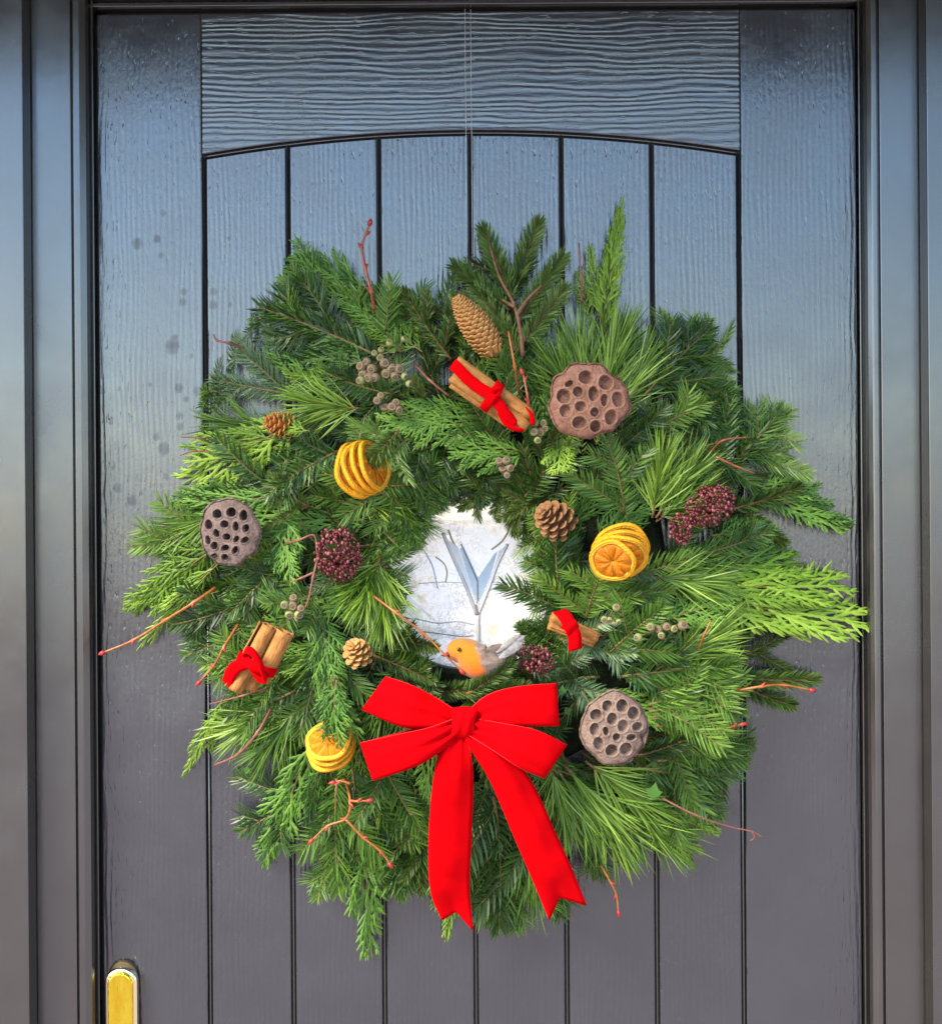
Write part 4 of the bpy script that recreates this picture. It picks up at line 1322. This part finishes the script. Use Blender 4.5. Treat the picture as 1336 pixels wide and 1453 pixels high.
buds('small dark red bud cluster between the large one and the orange slices', (966, 750), .096, 17, 20, 80, 3)
buds('dark red bud cluster beside the robin under fir needles', (758, 936), .103, 26, 20, 120, 4, -.2)

# ---- green seed pods (ivy and eucalyptus)
podm = simple('green_seed_pod', (.16, .21, .05), (.28, .32, .10), 200, .5, .4, .3, .0006)
podb = simple('brown_seed_pod', (.13, .085, .05), (.24, .18, .10), 200, .55, .4, .3, .0006)
capm = simple('seed_pod_cap', (.15, .105, .06), (.25, .19, .11), 300, .7)
dotm = simple('seed_pod_dimple', (.085, .055, .03), (.14, .10, .06), 300, .8)
def pod_mesh(m):
    b = MB()
    prof_ = [(.001, -1.0), (.5, -.86), (.88, -.45), (1.0, .0), (.9, .42), (.72, .66), (.70, .74), (.52, .70), (.30, .62), (.16, .74), (.001, .80)]
    n = 12
    vs, fs, ms = [], [], []
    for (r, z) in prof_:
        for i in range(n):
            a = 2 * math.pi * i / n
            vs.append((r * math.cos(a), r * math.sin(a), z))
    for q in range(len(prof_) - 1):
        for i in range(n):
            j = (i + 1) % n
            fs.append((q * n + i, q * n + j, (q + 1) * n + j, (q + 1) * n + i))
            ms.append(0 if q < 5 else (1 if q < 7 else 2))
    b.add(vs, fs)
    b.m = ms
    return b.mesh('seed_pod', [m, capm, dotm])
PM = {'g': pod_mesh(podm), 'b': pod_mesh(podb)}
def pods(label, cpx, d, items, seed, cat='seed pods'):
    rng = random.Random(seed)
    c = P(cpx[0], cpx[1], d)
    root = empty('seed_pod_cluster', c, label, cat, 'clusters of round seed pods on the wreath')
    st = MB()
    for (x, y, r, kd) in items:
        dx, dy = x - cpx[0], y - cpx[1]
        z = rng.uniform(.0, .006)
        p = Vector((dx * S * .93, -z, -dy * S * .93))
        o = link('seed_pod', PM[kd], root)
        nrm = Vector((dx * .022 + rng.uniform(-.3, .3), -1, -dy * .022 + rng.uniform(-.3, .3)))
        o.matrix_basis = Matrix.Translation(p) @ orient(nrm) @ Matrix.Scale(r * S, 4)
        st.tube(catmull([(0, .014, -.004), p * .5 + Vector((0, .010, 0)), p + Vector((0, .003, 0))], 4), .0008, 5)
    st.build('stalk', M['twig'], root)
pods('crowded cluster of brown capped seed pods with green berries, upper part of the wreath', (545, 518), .124,
     [(513, 520, 7, 'b'), (521, 514, 6, 'b'), (528, 524, 7, 'b'), (516, 531, 7, 'b'), (525, 536, 7, 'b'), (512, 540, 6, 'g'), (533, 536, 6, 'b'), (546, 516, 7, 'b'), (556, 524, 8, 'b'), (566, 524, 7, 'b'), (548, 530, 7, 'b'), (560, 534, 6, 'b'),
      (532, 502, 4.5, 'g'), (541, 497, 4.5, 'g'), (553, 487, 5, 'g'), (573, 482, 4, 'g'), (574, 535, 5, 'g'), (580, 545, 5, 'g'), (540, 508, 6, 'b')], 1)
pods('few brown seed pods lying in the cypress below the crowded cluster', (553, 575), .118, [(536, 569, 6, 'b'), (546, 578, 6, 'b'), (557, 578, 7, 'b'), (566, 582, 6, 'b'), (562, 572, 6, 'b'), (541, 562, 5, 'g')], 2)
pods('rosette of green seed pods round a brown one under the dark red buds', (416, 862), .118, [(416, 860, 7, 'b'), (405, 858, 6, 'g'), (411, 872, 6.5, 'g'), (424, 872, 6.5, 'g'), (428, 863, 5.5, 'b'), (417, 849, 6, 'b')], 3)
pods('pale green seed pods tucked between the cinnamon sticks and reddish lotus pod', (765, 606), .120, [(758, 600, 6, 'g'), (771, 601, 5.5, 'g'), (757, 613, 6, 'g'), (766, 613, 6.5, 'b'), (773, 608, 5, 'g'), (762, 625, 5, 'g')], 4)
pods('small brown seed pods above the opening', (715, 660), .112, [(708, 655, 6, 'b'), (718, 654, 6, 'b'), (713, 665, 6, 'b'), (723, 664, 6, 'b'), (719, 674, 5, 'b')], 5)
pods('row of small green and brown seed pods on a stalk beside the fir', (945, 891), .114, [(922, 889, 6, 'g'), (934, 893, 5.5, 'b'), (945, 889, 6, 'b'), (967, 887, 7, 'b'), (955, 892, 5, 'g'), (937, 901, 5, 'g'), (904, 904, 6, 'g')], 6)
pods('three pale green berries on a thin stalk beside the small red ribbon', (866, 873), .116, [(874, 862, 5.5, 'g'), (857, 879, 5, 'g'), (864, 880, 4.5, 'g'), (877, 882, 4, 'g')], 7)

# ---- bare coloured twigs
def twig(label, runs, d, m, rpx=2.2, tip=True, group='bare coloured twigs in the wreath'):
    a0 = runs[0][0]
    c = P(a0[0], a0[1], d)
    root = empty('bare_twig', c, label, 'twig', group)
    for k, run in enumerate(runs):
        b = MB()
        pts = catmull([P(q[0], q[1], (q[2] if len(q) > 2 else d) * (.78 if i_ == 0 and k == 0 else 1)) - c for i_, q in enumerate(run)], 6)
        n = len(pts)
        rad = []
        for i in range(n):
            t = i / (n - 1)
            r = rpx * S * .80 * (1 - .38 * t) * (1.45 if i % 6 == 0 and 0 < i < n - 1 else 1)
            rad.append(r * (1 + .1 * mnoise.noise(Vector((i * .8, k, d * 50)))))
        b.tube(pts, rad, 7)
        b.build('shoot', m, root)
        if tip:
            for i in range(6, n - 3, 6):
                q = MB()
                sg = 1 if (i // 6) % 2 else -1
                tt = (pts[i + 1] - pts[i - 1]).normalized()
                ud = (tt + Vector((-tt.z, -.3, tt.x)) * sg * .9).normalized()
                q.tube([pts[i], pts[i] + ud * .0022, pts[i] + ud * .0046, pts[i] + ud * .0062], [rpx * S * .7, rpx * S * .85, rpx * S * .55, .0002], 6)
                q.build('bud', M['bud_red'], root)
        if tip:
            q = MB()
            e = (pts[-1] - pts[-2]).normalized()
            q.tube([pts[-1] - e * .002, pts[-1] + e * .001, pts[-1] + e * .004, pts[-1] + e * .0065], [rpx * S * .75, rpx * S * 1.25, rpx * S * .95, .0003], 7)
            q.build('bud', M['bud_red'], root)
twig('pink tipped orange twig rising above the wreath top', [[(531, 440, .085), (526, 412, .08), (518, 380, .075), (513, 351, .07), (519, 332, .07), (524, 318, .07)]], .08, M['twig_red'], 3.0)
twig('short dark twig poking out beside the grey fir', [[(345, 494, .05), (325, 487, .05), (308, 483, .05), (303, 474, .05)]], .05, M['twig_plum'], 2.4, False)
twig('two thin plum shoots curving out over the pale cypress', [[(305, 632, .05), (285, 622, .05), (256, 620, .05)], [(300, 642, .05), (276, 640, .05), (256, 646, .05)]], .05, M['twig_plum'], 1.6, False)
twig('long straight orange red twig reaching farthest beyond the wreath beside the door frame', [[(306, 834, .085), (275, 855, .08), (235, 880, .07), (190, 908, .06), (147, 926, .055)]], .085, M['twig_orange'], 2.8)
twig('orange twig with red nodes beside the ribbon wrapped cinnamon pair', [[(338, 886, .105), (318, 918, .1), (304, 944, .095), (283, 968, .09)]], .1, M['twig_orange'], 2.4)
twig('thin brown twig just below the ribbon wrapped cinnamon pair', [[(382, 976, .105), (345, 987, .1), (298, 999, .07)]], .1, M['twig_plum'], 1.8, False)
twig('brown pine stem with a pink end low on the outer edge', [[(385, 1005, .1), (365, 1040, .095), (338, 1070, .08), (304, 1086, .06)]], .1, M['twig_plum'], 2.6, False)
twig('orange twig slanting across the opening down to the robin', [[(517, 836, .125), (560, 868, .125), (600, 898, .125), (630, 928, .125), (654, 952, .122)]], .125, M['twig_orange'], 2.2)
twig('forked orange twig with red buds hanging below the orange slices', [[(490, 1104, .12), (497, 1140, .118), (490, 1162, .116), (465, 1172, .114), (443, 1192, .112)], [(490, 1162, .116), (515, 1188, .114), (540, 1208, .112), (553, 1226, .11)],
     [(496, 1136, .118), (508, 1137, .119), (522, 1136, .12)], [(497, 1112, .12), (484, 1108, .12), (474, 1110, .12)]], .12, M['twig_orange'], 2.4)
twig('plain brown twig beside the crowded seed pods', [[(588, 517, .122), (610, 540, .122), (637, 562, .12)]], .122, M['twig_plum'], 2.4, False)
twig('slim upright orange stem between the long cone and the cinnamon sticks', [[(737, 560, .126), (730, 520, .128), (721, 470, .128)]], .126, M['twig_orange'], 2.6, False)
twig('orange red stem with a red bud at the end of the cinnamon sticks', [[(750, 600, .130), (749, 570, .132), (744, 540, .132), (741, 530, .132)]], .13, M['twig_red'], 2.4)
twig('thin brown stick upright beside the tall lime cypress', [[(825, 430, .09), (824, 395, .085), (821, 345, .08)]], .09, M['twig_plum'], 2.0, False)
twig('pair of rust coloured shoots pointing outward above the large dark red buds', [[(1005, 645, .1), (1025, 625, .1), (1062, 620, .09)], [(1015, 648, .1), (1045, 662, .1), (1070, 672, .095)]], .1, M['twig_red'], 1.8, False)
twig('bright orange twig with a red tip sticking out over the door beside spruce', [[(1045, 980, .085), (1080, 974, .075), (1110, 972, .07), (1150, 979, .065)]], .085, M['twig_orange'], 2.6)
twig('long slender pinkish stem with curled tip below the fir, over the door', [[(940, 1133, .105), (985, 1156, .09), (1030, 1172, .075), (1066, 1180, .065), (1082, 1189, .06)], [(1066, 1180, .065), (1070, 1188, .063), (1064, 1193, .06)]], .1, M['twig_plum'], 1.8, False)
twig('drooping orange twig with red knobs under the wreath beside the ribbon tail', [[(852, 1228, .07), (866, 1252, .06), (874, 1270, .06), (877, 1294, .06)]], .07, M['twig_orange'], 2.2)
twig('short yellow orange stem lying in the pine needles', [[(990, 924, .118), (998, 902, .118), (1008, 880, .118)]], .118, M['twig_orange'], 2.0, False)
twig('brown jointed twig round the dark red buds in the inner wreath', [[(404, 772, .118), (425, 766, .12), (446, 760, .12), (450, 790, .118)], [(452, 788, .118), (444, 820, .117), (438, 850, .116), (430, 868, .115)], [(446, 812, .117), (428, 820, .117), (412, 826, .117)]], .118, M['twig_plum'], 2.2, False)
twig('small red twig end poking from the fir', [[(1030, 1035, .085), (1042, 1030, .085), (1052, 1028, .085)]], .085, M['twig_red'], 2.2)

# ivy leaves: parts of the wreath
ivym = simple('ivy_leaf', (.035, .105, .012), (.07, .17, .025), 120, .6, .3, .2, .001)
def leaf_mesh():
    b = MB()
    o = [(0, 0), (.25, -.35), (.55, -.5), (.6, -.25), (1.0, 0), (.6, .25), (.55, .5), (.25, .35)]
    vs = [(.38, 0, .02)] + [(x, y, .06 * abs(y) * 2 - .1 * x * x) for x, y in o]
    b.add(vs, [(0, i + 1, (i + 1) % 8 + 1) for i in range(8)])
    return b.mesh('leaf', ivym)
LM = leaf_mesh()
for (x, y, d, r, ang) in [(924, 1134, .128, 23, 75), (352, 1088, .06, 13, -110), (796, 986, .118, 13, 80), (800, 1012, .11, 12, 30)]:
    o = link('leaf', LM, wr)
    o.matrix_basis = Matrix.Translation(P(x, y, d) - WL) @ orient((rs.uniform(-.4, .4), -1, rs.uniform(-.3, .4))) @ Matrix.Rotation(R(ang), 4, 'Z') @ Matrix.Scale(r * S, 4)

# ---- the robin
DBD = .112
rb = empty('robin_ornament', P(660, 940, DBD), 'small feathered robin with orange head and breast sitting in the opening above the bow', 'bird ornament')
RL = rb.location.copy()
k = N('robin_plumage')
v = k.coord()
sp_ = k.n('ShaderNodeSeparateXYZ'); k.l(v, sp_.inputs[0])
nz = k.noise(v, 130, 5, .7)
e1 = k.math('ADD', k.math('ADD', sp_.outputs[0], k.math('MULTIPLY', sp_.outputs[2], .35)), k.math('MULTIPLY', k.math('SUBTRACT', nz, .5), .016))
f1 = k.ramp(k.math('MULTIPLY', k.math('ADD', e1, .05), 10.0), [(.645, 0.0), (.70, 1.0)])
org = k.ramp(k.math('ADD', k.math('MULTIPLY', sp_.outputs[2], 18), k.math('MULTIPLY', nz, .5)), [(.05, (.62, .13, .001)), (.55, (.46, .16, .010)), (.75, (.30, .12, .02))])
gry = k.ramp(k.noise(k.coord((60, 60, 200)), 1, 4, .7), [(.3, (.10, .07, .05)), (.6, (.26, .19, .15)), (.8, (.42, .36, .32))])
k.l(k.mix(f1, org, gry), k.b.inputs['Base Color'])
k.set(Roughness=.9, Specular_IOR_Level=.15, Sheen_Weight=.3)
k.bump(k.noise(k.coord((220, 220, 500)), 1, 4, .7), .7, .0015)
spine = [(634, 929, 2), (637, 928, 9), (642, 926, 14.5), (650, 924, 18.5), (659, 926, 21.5), (667, 931, 24), (676, 937, 26), (688, 940, 25), (700, 938, 20), (711, 932, 14), (722, 925, 9), (730, 920, 5)]
b = MB()
vs, fs = [], []
sp2 = catmull([Vector((x, y, r)) for x, y, r in spine], 3)
nr = 20
for i, p in enumerate(sp2):
    a, c = sp2[max(0, i - 1)], sp2[min(len(sp2) - 1, i + 1)]
    t = Vector((c.x - a.x, c.y - a.y)).normalized()
    nx_, ny_ = -t.y, t.x
    for q in range(nr):
        an = 2 * math.pi * q / nr
        w_ = p.z * math.cos(an)
        vs.append(P(p.x + nx_ * w_, p.y + ny_ * w_, DBD + p.z * S * .9 * math.sin(an)) - RL)
for i in range(len(sp2) - 1):
    for q in range(nr):
        j = (q + 1) % nr
        fs.append((i * nr + q, i * nr + j, (i + 1) * nr + j, (i + 1) * nr + q))
fs.append(tuple(range(nr))); fs.append(tuple((len(sp2) - 1) * nr + q for q in range(nr))[::-1])
b.add(vs, fs)
b.build('body', k.m, rb)
b = MB()
b.tube([P(637, 928.5, DBD + .004) - RL, P(631, 929.5, DBD + .004) - RL, P(625.5, 930.5, DBD + .004) - RL], [.0032, .0020, .0003], 8)
b.build('beak', simple('dark_beak', (.03, .02, .015), (.06, .04, .03), 300, .4), rb)
eyem = simple('black_glass_eye', (.004, .003, .003), (.008, .006, .005), 100, .08, .8)
b = MB(); b.sphere(P(651, 921.5, DBD + .0150) - RL, .0021, 14, 10)
b.build('eye', eyem, rb)
grf = simple('grey_feather', (.16, .145, .14), (.34, .32, .31), 240, .8, .2, .5, .001)
for i, (x0, y0, x1, y1, w_) in enumerate([(706, 930, 745, 902, 5), (704, 926, 738, 900, 4), (708, 934, 742, 912, 5), (690, 922, 718, 918, 6)]):
    b = MB()
    A, B = P(x0, y0, DBD + .012 + i * .002), P(x1, y1, DBD + .006 + i * .001)
    d_ = (B - A); sdv = d_.cross(Vector((0, -1, 0))).normalized() * (w_ * S)
    pr = [(0, .4), (.3, .9), (.7, 1), (.92, .6), (1, .1)]
    vs = []
    for t, ww in pr:
        p = A + d_ * t - RL
        vs += [p - sdv * ww, p + Vector((0, -.0015, 0)), p + sdv * ww]
    b.add(vs, [q for i_ in range(4) for q in ((3 * i_, 3 * i_ + 1, 3 * i_ + 4, 3 * i_ + 3), (3 * i_ + 1, 3 * i_ + 2, 3 * i_ + 5, 3 * i_ + 4))])
    o = b.build('tail_feather' if i < 3 else 'wing_feather', grf if i < 3 else k.m, rb)

# ---- hanging line over the top rail
hl_ = empty('hanging_line', P(664, 20, .003), 'doubled thin clear nylon line running down the top rail to the wreath', 'hanging line')
nyl = simple('clear_nylon', (.50, .50, .52), (.60, .60, .62), 100, .3, .8)
for px in (660, 668):
    b = MB()
    b.tube([P(px - .5, 13, .0012) - hl_.location, P(px, 100, .003) - hl_.location, P(px + 1, 200, .008) - hl_.location, P(px + 3, 520, .05) - hl_.location], .00032, 5)
    b.build('strand', nyl, hl_)
